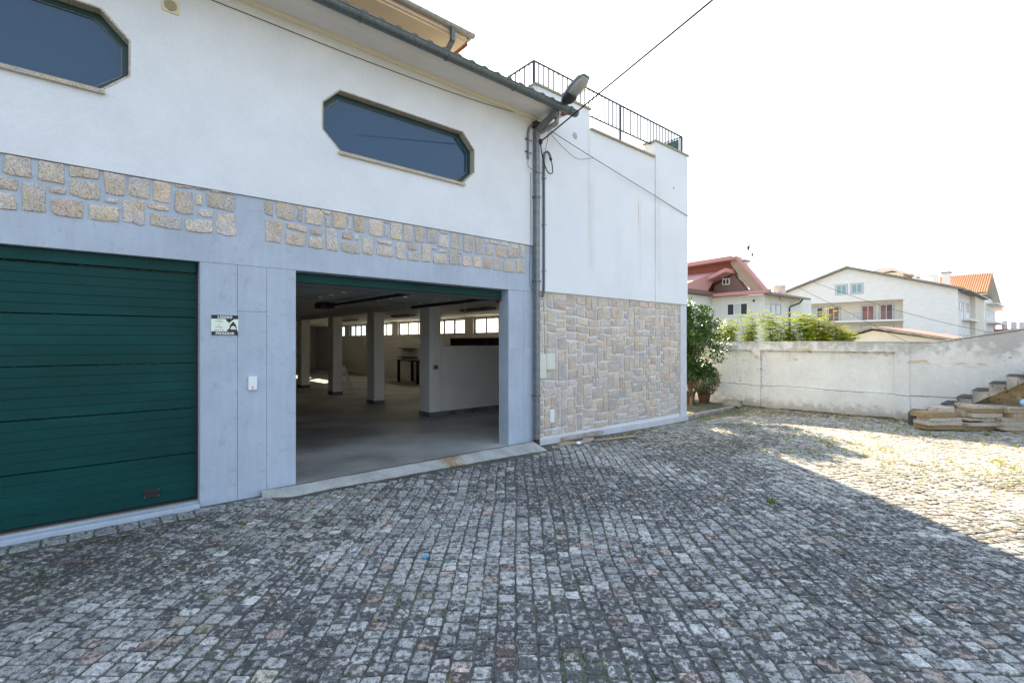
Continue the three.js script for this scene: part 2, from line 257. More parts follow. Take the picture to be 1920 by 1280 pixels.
// ---------------------------------------------------------------- materials
const M = {
  sett: mat(0.80, 0.80, 0.80, { map: T.sett, bumpMap: T.settBump, bumpScale: 0.004, vertexColors: true, roughness: 0.82 }),
  stone: mat(1, 1, 1, { map: T.granite, bumpMap: T.graniteBump, bumpScale: 0.004, vertexColors: true, roughness: 0.9 }),
  soil: mat(0.62, 0.61, 0.58, { map: T.soil, roughness: 1, vertexColors: true }),
  dryGround: mat(0.95, 0.86, 0.66, { map: T.soil, roughness: 1 }),
  white: mat(0.785, 0.82, 0.85, { map: T.plaster, bumpMap: T.plasterBump, bumpScale: 0.0025, roughness: 0.9 }),
  annexWhite: mat(0.785, 0.82, 0.85, { map: T.annex, bumpMap: T.annexBump, bumpScale: 0.0025, roughness: 0.9 }),
  greyPaint: mat(0.46, 0.53, 0.62, { map: T.greyPaint, bumpMap: T.plasterBump, bumpScale: 0.003, roughness: 0.75 }),
  mortar: mat(0.80, 0.79, 0.78, { map: T.plaster, bumpMap: T.plasterBump, bumpScale: 0.006, roughness: 0.95 }),
  lavender: mat(0.66, 0.67, 0.70, { map: T.greyPaint, bumpMap: T.plasterBump, bumpScale: 0.003 }),
  cream: mat(0.86, 0.81, 0.73, { map: T.plaster, bumpMap: T.plasterBump, bumpScale: 0.002 }),
  yellowCream: mat(0.84, 0.77, 0.60, { map: T.plaster }),
  soffit: mat(0.84, 0.82, 0.79, { map: T.plaster, bumpMap: T.plasterBump, bumpScale: 0.002 }),
  peach: mat(0.86, 0.70, 0.50, { map: T.plaster }),
  peachLight: mat(0.82, 0.68, 0.55, { map: T.plaster }),
  coping: mat(0.62, 0.57, 0.48, { map: T.granite, bumpMap: T.graniteBump, bumpScale: 0.002 }),
  revealStone: mat(0.78, 0.73, 0.64, { map: T.granite, bumpMap: T.graniteBump, bumpScale: 0.001 }),
  concrete: mat(0.52, 0.51, 0.49, { map: T.concrete, bumpMap: T.plasterBump, bumpScale: 0.005, roughness: 0.95 }),
  ramp: mat(0.66, 0.66, 0.65, { map: T.ramp, bumpMap: T.rampBump, bumpScale: 0.006, roughness: 0.95 }),
  floor: mat(0.60, 0.60, 0.58, { map: T.floor, bumpMap: T.plasterBump, bumpScale: 0.002, roughness: 0.55 }),
  hallWhite: mat(0.90, 0.88, 0.83, { map: T.plaster, bumpMap: T.plasterBump, bumpScale: 0.002 }),
  hallCeil: mat(0.86, 0.84, 0.79, { map: T.plaster }),
  skirting: mat(0.30, 0.32, 0.34, { map: T.concrete }),
  green: phys(0.003, 0.064, 0.058, { map: T.door, roughness: 0.5, specularIntensity: 0.35 }),
  greenFrame: mat(0.012, 0.045, 0.038, { roughness: 0.4 }),
  doorInside: mat(0.62, 0.62, 0.61, { map: T.metal, roughness: 0.55 }),
  black: mat(0.015, 0.015, 0.016, { roughness: 0.6 }),
  rubber: mat(0.02, 0.02, 0.02, { roughness: 0.8 }),
  galv: mat(0.30, 0.33, 0.34, { map: T.metal, metalness: 0.35, roughness: 0.5 }),
  zinc: mat(0.20, 0.245, 0.25, { map: T.metal, metalness: 0.45, roughness: 0.42 }),
  paleZinc: mat(0.52, 0.51, 0.47, { map: T.metal, metalness: 0.2, roughness: 0.5 }),
  railGrey: mat(0.07, 0.07, 0.075, { metalness: 0.3, roughness: 0.5 }),
  glass: phys(0.012, 0.058, 0.125, { roughness: 0.03, ior: 1.55 }),
  frosted: phys(0.96, 0.97, 0.97, { roughness: 1, transmission: 0.8, thickness: 0 }),
  clear: phys(0.95, 0.97, 0.97, { roughness: 0.02, transmission: 1, thickness: 0, ior: 1.45 }),
  plasticCream: mat(0.66, 0.67, 0.60, { roughness: 0.5 }),
  plasticWhite: mat(0.78, 0.80, 0.80, { roughness: 0.4 }),
  rust: mat(0.07, 0.035, 0.022, { roughness: 0.95 }),
  perim: mat(0.88, 0.875, 0.855, { map: T.perim, bumpMap: T.perimBump, bumpScale: 0.006, roughness: 0.95 }),
  tread: mat(0.16, 0.16, 0.16, { map: T.concrete, roughness: 1 }),
  step: mat(0.66, 0.62, 0.56, { map: T.concrete, bumpMap: T.graniteBump, bumpScale: 0.008, roughness: 1 }),
  earthWall: mat(0.72, 0.56, 0.32, { map: T.concrete, bumpMap: T.plasterBump, bumpScale: 0.01, roughness: 1 }),
  slab: mat(0.70, 0.58, 0.43, { map: T.granite, bumpMap: T.graniteBump, bumpScale: 0.006, roughness: 0.95 }),
  slabPale: mat(0.80, 0.72, 0.61, { map: T.granite, bumpMap: T.graniteBump, bumpScale: 0.006, roughness: 0.95 }),
  slabOchre: mat(0.52, 0.38, 0.22, { map: T.granite, bumpMap: T.graniteBump, bumpScale: 0.006, roughness: 0.95 }),
  terracotta: mat(0.22, 0.11, 0.075, { map: T.concrete }),
  cardboard: mat(0.80, 0.70, 0.58, { map: T.concrete, roughness: 0.95 }),
  board: mat(0.95, 0.90, 0.84, { map: T.wood, roughness: 0.9 }),
  palePaper: mat(0.8, 0.82, 0.84, { roughness: 0.9 }),
  bluePlastic: mat(0.05, 0.32, 0.55, { roughness: 0.4 }),
  skyPlastic: mat(0.32, 0.58, 0.82, { roughness: 0.4 }),
  dryLeaf: mat(0.52, 0.34, 0.14, { roughness: 0.8, side: THREE.DoubleSide }),
  litter: mat(0.20, 0.125, 0.06, { roughness: 1, side: THREE.DoubleSide, vertexColors: true }),
  bark: mat(0.16, 0.12, 0.08, { roughness: 1 }),
  shrubLeaf: phys(0.045, 0.115, 0.022, { roughness: 0.42, side: THREE.DoubleSide, transmission: 0.22, thickness: 0, vertexColors: true }),
  bushLeaf: phys(0.10, 0.14, 0.03, { roughness: 0.6, side: THREE.DoubleSide, transmission: 0.3, thickness: 0, vertexColors: true }),
  youngLeaf: phys(0.33, 0.43, 0.006, { roughness: 0.9, specularIntensity: 0.12, side: THREE.DoubleSide, transmission: 0.5, thickness: 0, vertexColors: true }),
  grass: phys(0.26, 0.28, 0.07, { roughness: 0.9, side: THREE.DoubleSide, transmission: 0.3, thickness: 0 }),
  tileGrey: mat(0.42, 0.42, 0.41, { map: T.concrete, roughness: 0.9 }),
  pinkWall: mat(0.70, 0.55, 0.50),
  tileRed: mat(0.95, 0.55, 0.45, { map: T.rtile, roughness: 0.9 }),
  houseWhite: mat(0.86, 0.855, 0.83, { map: T.plaster }),
  housePale: mat(0.76, 0.78, 0.73, { map: T.plaster }),
  houseBuff: mat(0.74, 0.69, 0.60, { map: T.plaster }),
  roofRed: mat(0.34, 0.11, 0.085, { roughness: 0.8 }),
  roofRose: mat(0.52, 0.26, 0.23, { roughness: 0.8 }),
  brownWall: mat(0.20, 0.125, 0.10, { map: T.plaster }),
  redWall: mat(0.42, 0.16, 0.12, { map: T.plaster }),
  soffitTan: mat(0.44, 0.33, 0.235, { map: T.plaster }),
  roofOrange: mat(0.58, 0.21, 0.09, { roughness: 0.85 }),
  roofGrey: mat(0.52, 0.50, 0.47, { map: T.concrete }),
  winDark: mat(0.035, 0.04, 0.045, { roughness: 0.12 }),
  winRed: mat(0.20, 0.055, 0.045, { roughness: 0.25 }),
  winTeal: mat(0.22, 0.36, 0.38, { roughness: 0.25 }),
  winPale: mat(0.50, 0.55, 0.56, { roughness: 0.25 }),
  winFrame: mat(0.72, 0.74, 0.75, { roughness: 0.5 }),
  winTrim: mat(0.42, 0.43, 0.45, { roughness: 0.8 }),
  lampGlass: phys(0.75, 0.75, 0.70, { roughness: 0.25, transmission: 0.6, thickness: 0 }),
  greenMesh: phys(0.03, 0.17, 0.15, { roughness: 0.8, transmission: 0.3, thickness: 0, side: THREE.DoubleSide }),
  bird: mat(0.03, 0.03, 0.03),
};
// ---------------------------------------------------------------- ground and cobbled yard
const gy = (x, z) => -0.05 - 0.11 * sstep(2.5, 10.5, x) * clamp(-z / 5.7) + (fbm(x * 0.45 + 7, z * 0.45 + 3, 2, 201) - 0.5) * 0.03 * sstep(-5.5, -4.2, z);
{
  const g = new THREE.PlaneGeometry(900, 900, 30, 30).rotateX(-Math.PI / 2).translate(150, -0.35, -40); muv(g);
  solo('ground', 'bare earth stretching away beyond the walls', 'ground', muv(g), M.dryGround, null, 'structure');
}
const yard = thing('cobbled_yard', 'yard paved with small worn granite setts', 'paving', [4, -0.06, -2], null, 'structure');
{
  const W = 90, D = 60, p = [], u = [], c = [], ix = [];
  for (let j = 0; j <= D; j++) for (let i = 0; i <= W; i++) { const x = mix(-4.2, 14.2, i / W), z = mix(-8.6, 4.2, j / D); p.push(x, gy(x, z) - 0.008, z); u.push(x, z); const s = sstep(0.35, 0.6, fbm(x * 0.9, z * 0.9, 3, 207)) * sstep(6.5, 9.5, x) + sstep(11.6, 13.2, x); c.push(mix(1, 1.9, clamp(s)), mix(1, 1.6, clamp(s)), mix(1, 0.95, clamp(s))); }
  for (let j = 0; j < D; j++) for (let i = 0; i < W; i++) { const a = j * (W + 1) + i, b = a + 1, c = a + W + 1, d = c + 1; ix.push(a, c, b, b, c, d); }
  const g = new THREE.BufferGeometry(); g.setAttribute('position', new THREE.Float32BufferAttribute(p, 3)); g.setAttribute('uv', new THREE.Float32BufferAttribute(u, 2)); g.setAttribute('color', new THREE.Float32BufferAttribute(c, 3)); g.setIndex(ix); g.computeVertexNormals();
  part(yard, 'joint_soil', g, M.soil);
}
const frontLine = x => x < 0.8 ? -5.44 : x < 1.42 ? -5.52 : x < 5.0 ? mix(-5.425, -5.22, (x - 1.42) / 3.6) : x < 5.5 ? -5.30 : x < 10.1 ? -5.62 : -5.72 - (x - 10.1) * 0.05;
const grassSpots = [];
{
  const dir = [0.659, -0.752], crs = [0.752, 0.659], list = [];
  const tone = (x, z) => {
    const moss = sstep(3.6, 0.2, x) * sstep(-3.7, -5.1, z) * sstep(0.35, 0.6, fbm(x * 2.2, z * 2.2, 3, 217) + R(-0.1, 0.1)), k = rnd(), big = fbm(x * 0.7, z * 0.7, 3, 211), v = (rnd() < 0.18 ? R(1.1, 1.4) : R(0.72, 1.12)) * (0.80 + 0.42 * big) * (1 - 0.38 * moss);
    if (k < 0.05) return [v * 1.02, v * 0.83, v * 0.76]; if (k < 0.07) return [v * 1.0, v * 0.93, v * 0.80]; if (k < 0.25) return [v * 1.0, v * 0.95, v * 0.95]; return [v * (1 - 0.06 * moss), v, v * (1 - 0.16 * moss)];
  };
  let col = 0;
  for (let b = -9; b < 15; col++) {
    const wB = R(0.098, 0.118), bc = b + wB / 2; let a = -9 + R(0, 0.1);
    while (a < 18) {
      const L = R(0.082, 0.122), ac = a + L / 2, wob = 0.03 * (fbm(ac * 0.8, bc * 0.8, 2, 221) - 0.5) * 4;
      const X = dir[0] * ac + crs[0] * (bc + wob), Z = dir[1] * ac + crs[1] * (bc + wob);
      if (X > -4 && X < 13.36 && Z < 3.6 && Z > frontLine(X) + 0.05 && !(X > 10.1 && Z < -5.35 && X < 12.6)) {
        const j = 0.009, e = 0.0022, q = [[-L / 2 + e + R(0, j), -wB / 2 + e + R(0, j)], [L / 2 - e - R(0, j), -wB / 2 + e + R(0, j)], [L / 2 - e - R(0, j), wB / 2 - e - R(0, j)], [-L / 2 + e + R(0, j), wB / 2 - e - R(0, j)]].map(p => [p[0] + R(-0.005, 0.005), p[1] + R(-0.005, 0.005)]);
        list.push({ X, Z, q, L, wob });
        if (rnd() < 0.3) grassSpots.push([X + dir[0] * L * 0.52 + crs[0] * R(-0.05, 0.05), Z + dir[1] * L * 0.52 + crs[1] * R(-0.05, 0.05)]);
      }
      a += L;
    }
    b += wB;
  }
  // two border courses along the closed door's sill
  for (let x = -3.9; x < 0.78;) { const w = R(0.13, 0.19); for (const zr of [-5.595, -5.48]) list.push({ X: x + w / 2, Z: zr + R(-0.004, 0.004), border: true, q: [[-w / 2 + 0.008, -0.052], [w / 2 - 0.008, -0.052], [w / 2 - 0.009, 0.051], [-w / 2 + 0.009, 0.052]].map(p => [p[0] + R(-0.006, 0.006), p[1] + R(-0.005, 0.005)]) }); x += w; }
  for (const zr of [-5.60, -5.485]) for (let x = 0.84; x < 1.36;) { const w = R(0.10, 0.16); list.push({ X: x + w / 2, Z: zr + R(-0.012, 0.012), border: true, q: [[-w / 2 + 0.008, -0.045], [w / 2 - 0.008, -0.05], [w / 2 - 0.007, 0.045], [-w / 2 + 0.007, 0.04]].map(p => [p[0] + R(-0.01, 0.01), p[1] + R(-0.008, 0.008)]) }); x += w; }
  const fw = [Math.cos(YAW), -Math.sin(YAW)], rt = [Math.sin(YAW), Math.cos(YAW)];
  for (const s of list) { const d = s.X * fw[0] + s.Z * fw[1], l = s.X * rt[0] + s.Z * rt[1]; s.vis = d > 2.2 && Math.abs(l / d) < 1.08 && 1.62 / d < 0.71; s.d = d; }
  const near = new Set(list.filter(s => s.vis && !s.border).sort((a, b) => a.d - b.d).slice(0, 300));
  const rest = new Acc(), nearAcc = [];
  for (const s of list) {
    const acc = near.has(s) ? new Acc() : rest, yb = gy(s.X, s.Z) + R(-0.0035, 0.0035), ti = R(-0.03, 0.03), tj = R(-0.03, 0.03);
    const A = s.border ? [1, 0] : dir, B = s.border ? [0, 1] : crs; const poly0 = roughPoly(s.q, 0.0025, 0.009);
    let area = 0; for (let k = 0; k < poly0.length; k++) { const p = poly0[k], n = poly0[(k + 1) % poly0.length]; area += p[0] * n[1] - n[0] * p[1]; }
    const tx = p => { const x = s.X + A[0] * p[0] + B[0] * p[1], z = s.Z + A[1] * p[0] + B[1] * p[1]; return [x, z]; };
    const poly = A[0] * B[1] - A[1] * B[0] > 0 ? poly0.slice().reverse() : poly0;
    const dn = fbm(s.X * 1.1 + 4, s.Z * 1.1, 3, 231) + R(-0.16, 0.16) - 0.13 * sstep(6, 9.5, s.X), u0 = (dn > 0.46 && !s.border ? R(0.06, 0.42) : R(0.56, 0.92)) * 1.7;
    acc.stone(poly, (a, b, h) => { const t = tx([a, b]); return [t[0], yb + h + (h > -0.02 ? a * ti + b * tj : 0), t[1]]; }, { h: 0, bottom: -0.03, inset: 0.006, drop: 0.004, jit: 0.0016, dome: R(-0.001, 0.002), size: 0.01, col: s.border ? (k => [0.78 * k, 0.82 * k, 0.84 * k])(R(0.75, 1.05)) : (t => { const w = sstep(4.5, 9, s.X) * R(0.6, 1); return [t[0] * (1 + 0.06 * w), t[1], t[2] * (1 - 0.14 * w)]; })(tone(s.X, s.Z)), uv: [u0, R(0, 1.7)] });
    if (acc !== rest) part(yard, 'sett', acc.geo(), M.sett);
  }
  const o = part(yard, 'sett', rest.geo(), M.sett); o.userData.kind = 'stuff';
}
{ // concrete strip under the closed door, sloped threshold of the open one, bit of footing by the downpipe
  const a = thing('door_sill', 'smooth concrete sill under the closed green door', 'sill', [-1, -0.1, -5.72], null, 'structure');
  part(a, 'concrete_strip', rbox(-2.35, 0.775, -0.16, -0.012, -5.90, -5.655, 0.008), M.greyPaint);
  const s = [[-5.70, -0.3], [-5.70, 0.0], [-5.66, -0.004], [-5.40, -0.058], [-5.36, -0.075], [-5.34, -0.3]], p = [], u = [], ix = [], N = 60;
  for (let i = 0; i <= N; i++) {
    const x = mix(1.33, 5.30, i / N), f = mix(0.72, 1.32, (x - 1.33) / 3.97) + (fbm(x * 3, 1, 3, 241) - 0.5) * 0.12, en = sstep(1.33, 1.6, x);
    s.forEach(([z, y], k) => { const zz = -5.70 + (z + 5.70) * f * (k > 1 ? mix(0.45, 1, en) : 1), yy = k < 2 ? y : y + (fbm(x * 6, k, 2, 245) - 0.5) * 0.012 - (k > 2 ? 0.035 * sstep(2.5, 5.3, x) : 0); p.push(x, yy, zz); u.push((x - 1.33) / 4.1, 1 - (zz + 5.70) / 0.55); });
  }
  for (let i = 0; i < N; i++) for (let k = 0; k < s.length - 1; k++) { const a0 = i * s.length + k, b0 = a0 + s.length; ix.push(a0, a0 + 1, b0, b0, a0 + 1, b0 + 1); }
  const g = new THREE.BufferGeometry(); g.setAttribute('position', new THREE.Float32BufferAttribute(p, 3)); g.setAttribute('uv', new THREE.Float32BufferAttribute(u, 2)); g.setIndex(ix); g.computeVertexNormals();
  solo('threshold_ramp', 'rough concrete ramp strip in front of the open doorway', 'ramp', g, M.ramp, null, 'structure');
}

// ---------------------------------------------------------------- main building
const bld = thing('warehouse_building', 'white building with grey ground floor, stone band, octagonal windows and garage openings', 'building', [1, -0.1, -8]);
const oct = dx => [[1.98, 4.06], [2.187, 3.85], [3.967, 3.85], [4.167, 4.05], [4.167, 4.38], [3.963, 4.592], [2.18, 4.592], [1.98, 4.387]].map(p => [p[0] + dx, p[1]]);
const octIn = (dx, k) => { const o = oct(dx), cx = 3.0735 + dx, cy = 4.221, hw = 1.0935, hh = 0.371; return o.map(p => [cx + (p[0] - cx) * (hw - k) / hw, cy + (p[1] - cy) * (hh - k) / hh]); };
part(bld, 'upper_wall', slabXY(rect(-5.2, 5.36, 3.14, 5.30), -5.95, -5.70, [oct(0), oct(-3.932)]), M.white);
part(bld, 'lower_wall', slabXY(rect(-5.2, 5.36, -0.4, 3.139), -5.95, -5.735, [rect(-2.34, 0.78, -0.15, 2.40), rect(1.70, 4.825, -0.30, 2.40)].map(h => h)), M.greyPaint);
for (const [x0, x1, y0, y1] of [[-5.2, -2.345, -0.4, 2.398], [0.783, 1.114, -0.4, 2.399], [1.1165, 1.395, -0.4, 1.916], [1.1165, 1.395, 1.918, 2.399], [1.397, 1.698, -0.4, 2.399], [4.828, 5.136, -0.4, 2.399], [5.138, 5.358, -0.4, 2.399], [-5.2, 5.359, 2.4012, 3.136]])
  part(bld, 'render_panel', rbox(x0, x1, y0, y1, -5.736, -5.72, 0.003), M.greyPaint);
// plinth stone course showing at the foot of the pier
// traced rubble stones of the band (millimetres, x,y)
const bandLeft = '-574,3137 -425,3143 -418,2983 -421,2973 -498,2969 -546,2971 -585,2984 -580,3040 / -373,3143 -217,3148 -218,2959 -248,2966 -360,2965 -380,2976 -380,3043 / -188,3136 11,3143 9,3054 -52,3048 -112,3048 -188,3034 / 42,3148 204,3148 188,2937 102,2934 55,2939 50,3033 / -631,2946 -555,2944 -498,2941 -505,2846 -563,2847 -631,2842 / -631,2814 -529,2820 -520,2787 -505,2740 -509,2683 -631,2680 / -472,2925 -332,2932 -337,2695 -396,2694 -474,2690 -476,2808 / -306,2931 -202,2927 -210,2873 -309,2870 / -299,2830 -97,2835 -97,2686 -176,2683 -267,2684 -299,2714 / -185,3009 -52,3018 19,3013 27,2960 16,2867 -77,2862 -176,2883 / 50,2894 150,2903 145,2860 53,2857 / -60,2822 150,2827 150,2693 50,2683 -55,2686 / 223,3129 377,3142 371,2945 289,2943 228,2953 215,2981 / 411,3135 549,3147 537,2937 472,2935 405,2941 / 573,3148 727,3148 724,3117 652,3106 576,3105 / 733,3145 855,3148 842,3126 752,3111 / 868,3143 1104,3148 1104,3128 868,3120 / 180,2905 337,2921 342,2695 300,2682 261,2700 177,2701 / 365,2912 525,2909 525,2855 449,2852 365,2866 / 385,2816 628,2814 622,2695 531,2688 460,2696 379,2708 / 579,3076 718,3086 724,2859 640,2849 573,2867 / 749,3081 800,3083 797,2962 746,2960 / 832,3101 1100,3112 1093,3001 1080,2947 974,2952 842,2963 / 771,2927 901,2935 888,2860 810,2851 765,2881 / 655,2803 888,2826 891,2705 778,2688 677,2692 658,2730 / 947,2913 1083,2920 1104,2700 1008,2691 927,2706 914,2815';
const bandRight = '1380,3121 1456,3135 1456,2965 1416,2970 1380,2976 1369,3060 / 1493,3138 1682,3141 1678,2949 1601,2945 1497,2968 1489,3066 / 1709,3138 1775,3142 1771,3074 1713,3075 / 1716,3053 1767,3058 1759,2946 1716,2960 / 1803,3118 1957,3141 2006,3091 1973,2942 1883,2941 1803,2941 / 1965,3134 2095,3140 2074,3086 2015,3088 / 2027,3061 2078,3065 2074,2941 2027,2942 / 2107,3134 2281,3130 2255,2943 2185,2941 2112,2947 / 2295,3101 2344,3105 2339,2942 2295,2958 / 2362,3126 2518,3130 2513,2937 2435,2934 2366,2938 / 2560,3123 2758,3128 2743,2916 2631,2909 2565,2936 / 2767,3125 2837,3127 2827,3103 2763,3100 / 2772,3067 2817,3069 2797,2919 2777,2948 / 1380,2917 1564,2923 1541,2680 1460,2685 1380,2686 / 1598,2916 1716,2919 1819,2894 1811,2839 1701,2851 1605,2861 / 1855,2891 1986,2894 1981,2834 1863,2830 / 2031,2926 2159,2920 2176,2673 2099,2668 2036,2673 / 1594,2819 1803,2817 1787,2679 1670,2677 1590,2686 1582,2762 / 1835,2797 1990,2802 2002,2677 1916,2671 1839,2682 / 2228,2913 2339,2921 2335,2832 2224,2830 / 2362,2897 2426,2898 2421,2831 2362,2836 / 2215,2799 2426,2796 2435,2669 2317,2664 2215,2678 / 2467,2895 2622,2890 2608,2676 2537,2676 2472,2682 / 2665,2882 2872,2878 2872,2832 2767,2832 2675,2842 / 2660,2800 2877,2804 2887,2680 2767,2676 2660,2686 / 2854,3125 3008,3135 2997,2914 2917,2913 2844,2917 / 3035,3125 3166,3126 3161,2902 3040,2905 / 3194,3135 3347,3134 3336,2925 3205,2917 / 3399,3126 3547,3138 3535,2941 3452,2935 3376,2930 / 3577,3138 3743,3142 3724,3097 3644,3090 3589,3108 / 3571,3064 3718,3075 3730,2909 3644,2903 3565,2909 / 3761,3123 3927,3131 3939,2898 3843,2902 3768,2908 / 3972,3127 4164,3138 4144,2884 4051,2879 3978,2886 / 4184,3119 4349,3120 4342,2880 4198,2874 / 4363,3122 4433,3120 4426,3058 4366,3055 / 4448,3128 4643,3126 4635,3062 4455,3067 / 4680,3125 4845,3130 4837,3065 4672,3061 / 4875,3128 5015,3135 5007,3046 4883,3048 / 5062,3129 5166,3131 5158,2921 5062,2934 / 2922,2880 3056,2883 3045,2666 2927,2672 / 3094,2878 3239,2892 3233,2816 3100,2805 / 3089,2774 3256,2789 3267,2670 3094,2666 / 3301,2895 3446,2904 3429,2672 3307,2669 / 3458,2864 3499,2890 3541,2875 3529,2842 / 3565,2878 3705,2874 3705,2832 3565,2831 / 3476,2795 3699,2811 3699,2675 3488,2668 / 3737,2889 3869,2884 3869,2681 3737,2678 / 3888,2865 3959,2862 3952,2846 3888,2843 / 3901,2818 3933,2822 3939,2689 3894,2684 / 3965,2826 4117,2832 4117,2685 3972,2676 / 4150,2836 4287,2840 4294,2681 4164,2679 / 4328,2851 4483,2857 4483,2683 4335,2679 / 4519,2867 4680,2868 4687,2679 4526,2675 / 4384,3024 4533,3032 4526,2890 4384,2891 / 4577,3038 4784,3030 4769,2883 4577,2890 / 4799,3032 5030,3037 5022,2906 4814,2894 / 4724,2827 4929,2855 4937,2674 4717,2676 / 4983,2878 5158,2885 5166,2683 4983,2678';
const stoneTone = () => { const v = R(0.84, 1.08), k = rnd(); return k < 0.16 ? [0.95 * v, 0.80 * v, 0.69 * v] : k < 0.42 ? [0.94 * v, 0.84 * v, 0.75 * v] : [0.90 * v, 0.84 * v, 0.77 * v]; };
function wallStone(parent, corners, z, h, cut) {
  const poly = roughPoly(corners, 0.0028, cut), a = new Acc(); let area = 0; for (let k = 0; k < poly.length; k++) { const p = poly[k], n = poly[(k + 1) % poly.length]; area += p[0] * n[1] - n[0] * p[1]; }
  if (area < 0) poly.reverse();
  a.stone(poly, (x, y, hh) => [x, y, z + hh], { h, bottom: -0.012, inset: 0.006, drop: 0.005, jit: 0.0014, dome: R(0, 0.003), size: Math.abs(area) / 2, col: stoneTone(), uv: [R(0, 8), R(0, 8)] });
  return part(parent, 'stone', a.geo(), M.stone);
}
for (const [txt, dx] of [[bandLeft, 0], [bandLeft, -1.79], [bandRight, 0]]) for (const s of txt.split(' / ')) wallStone(bld, s.split(' ').map(q => q.split(',').map(v => v / 1000)).map(([x, y]) => [x + dx, Math.min(y, 3.134)]), -5.72, R(0.009, 0.014), 0.008);
// octagonal windows
for (const dx of [0, -3.932]) {
  const w = part(bld, 'window', slabXY(octIn(dx, 0.012), -5.845, -5.80, [octIn(dx, 0.058)]), M.greenFrame);
  part(w, 'pane', slabXY(octIn(dx, 0.05), -5.832, -5.822), M.glass);
  part(w, 'reveal_lining', slabXY(oct(dx).map(p => p), -5.86, -5.697, [octIn(dx, 0.014)]), M.revealStone);
  part(w, 'sill', rbox(2.17 + dx, 3.985 + dx, 3.815, 3.849, -5.80, -5.665, 0.004), M.revealStone);
  part(w, 'frame_reflection', slabXY(octIn(dx, 0.056), -5.822, -5.812, [octIn(dx, 0.066)]), M.galv);  // pale ring drawn in as the reflection of the frame along the glass edge
}
// eave: moulding, soffit, fascia, gutter, tiles
part(bld, 'cornice_moulding', slabZY([[-5.699, 5.155], [-5.685, 5.16], [-5.66, 5.18], [-5.655, 5.21], [-5.655, 5.24], [-5.699, 5.24]], -5.2, 5.36), M.yellowCream);
part(bld, 'soffit', slabZY([[-5.656, 5.195], [-5.42, 5.20], [-5.42, 5.26], [-5.656, 5.26]], -5.2, 5.62), M.soffit);
part(bld, 'fascia', slabZY([[-5.418, 5.175], [-5.38, 5.178], [-5.22, 5.235], [-5.22, 5.28], [-5.418, 5.28]], -5.2, 5.64), M.cream);
{
  const pts = []; for (let k = 0; k <= 12; k++) { const a = Math.PI + k / 12 * Math.PI; pts.push([-5.155 + 0.068 * Math.cos(a), 5.205 + 0.068 * Math.sin(a)]); }
  for (let k = 12; k >= 0; k--) { const a = Math.PI + k / 12 * Math.PI; pts.push([-5.155 + 0.062 * Math.cos(a), 5.205 + 0.062 * Math.sin(a)]); }
  const gut = part(bld, 'gutter', slabZY(pts, -5.2, 5.74), M.zinc);
  part(gut, 'rim', rod([-5.2, 5.207, -5.086], [5.74, 5.207, -5.086], 0.008), M.zinc);
  for (let x = -4.5; x < 5.6; x += 1.12) { const b = []; for (let k = 0; k <= 10; k++) { const a = Math.PI * 0.95 + k / 10 * Math.PI * 1.1; b.push([x, 5.205 + 0.073 * Math.sin(a), -5.155 + 0.073 * Math.cos(a)]); } part(gut, 'bracket', tube(b, 0.006, 20, 5), M.galv); }
  part(gut, 'end_cap', slabZY([...Array(13).keys()].map(k => [-5.155 + 0.067 * Math.cos(Math.PI + k / 12 * Math.PI), 5.205 + 0.067 * Math.sin(Math.PI + k / 12 * Math.PI)]), 5.741, 5.747), M.zinc);
}
function tileGeo(r, L) { // barrel tile: half ring along z
  const s = new THREE.Shape(); s.absarc(0, 0, r, 0, Math.PI, false); s.absarc(0, 0, r - 0.014, Math.PI, 0, true); return muv(new THREE.ExtrudeGeometry(s, { depth: L, bevelEnabled: false, curveSegments: 7 }));
}
{
  const sl = 0.30, roof = part(bld, 'roof', slabZY([[-5.20, 5.285], [-8.4, 5.285 + 3.2 * Math.tan(sl)], [-8.4, 5.25 + 3.2 * Math.tan(sl)], [-5.20, 5.25]], -5.2, 5.66), M.tileGrey);
  const t = tileGeo(0.085, 0.42);
  for (let i = 0; i < 50; i++) for (let r = 0; r < 2; r++) { const x = 5.66 - i * 0.213, z = -5.12 - r * 0.36; piece(roof, 'roof_tile', t, M.tileGrey, [x, 5.205 + (-5.12 - z) * Math.tan(sl) + r * 0.012 + 0.42 * Math.sin(sl), z - 0.46], [-0.0 - 0, 0, 0]).rotation.x = sl * 1; }
  const more = []; for (let i = 0; i < 50; i++) for (let r = 2; r < 8; r++) { const g = t.clone().rotateX(sl); const z = -5.12 - r * 0.36; more.push(g.translate(5.66 - i * 0.213, 5.205 + (-5.12 - z) * Math.tan(sl) + 0.02 + 0.42 * Math.sin(sl), z - 0.42)); }
  const o = part(roof, 'roof_tile', merge(more), M.tileGrey); o.userData.kind = 'stuff';
  part(bld, 'ridge_end_tile', box(5.58, 5.66, 5.19, 5.25, -5.36, -5.22), M.tileRed);
}
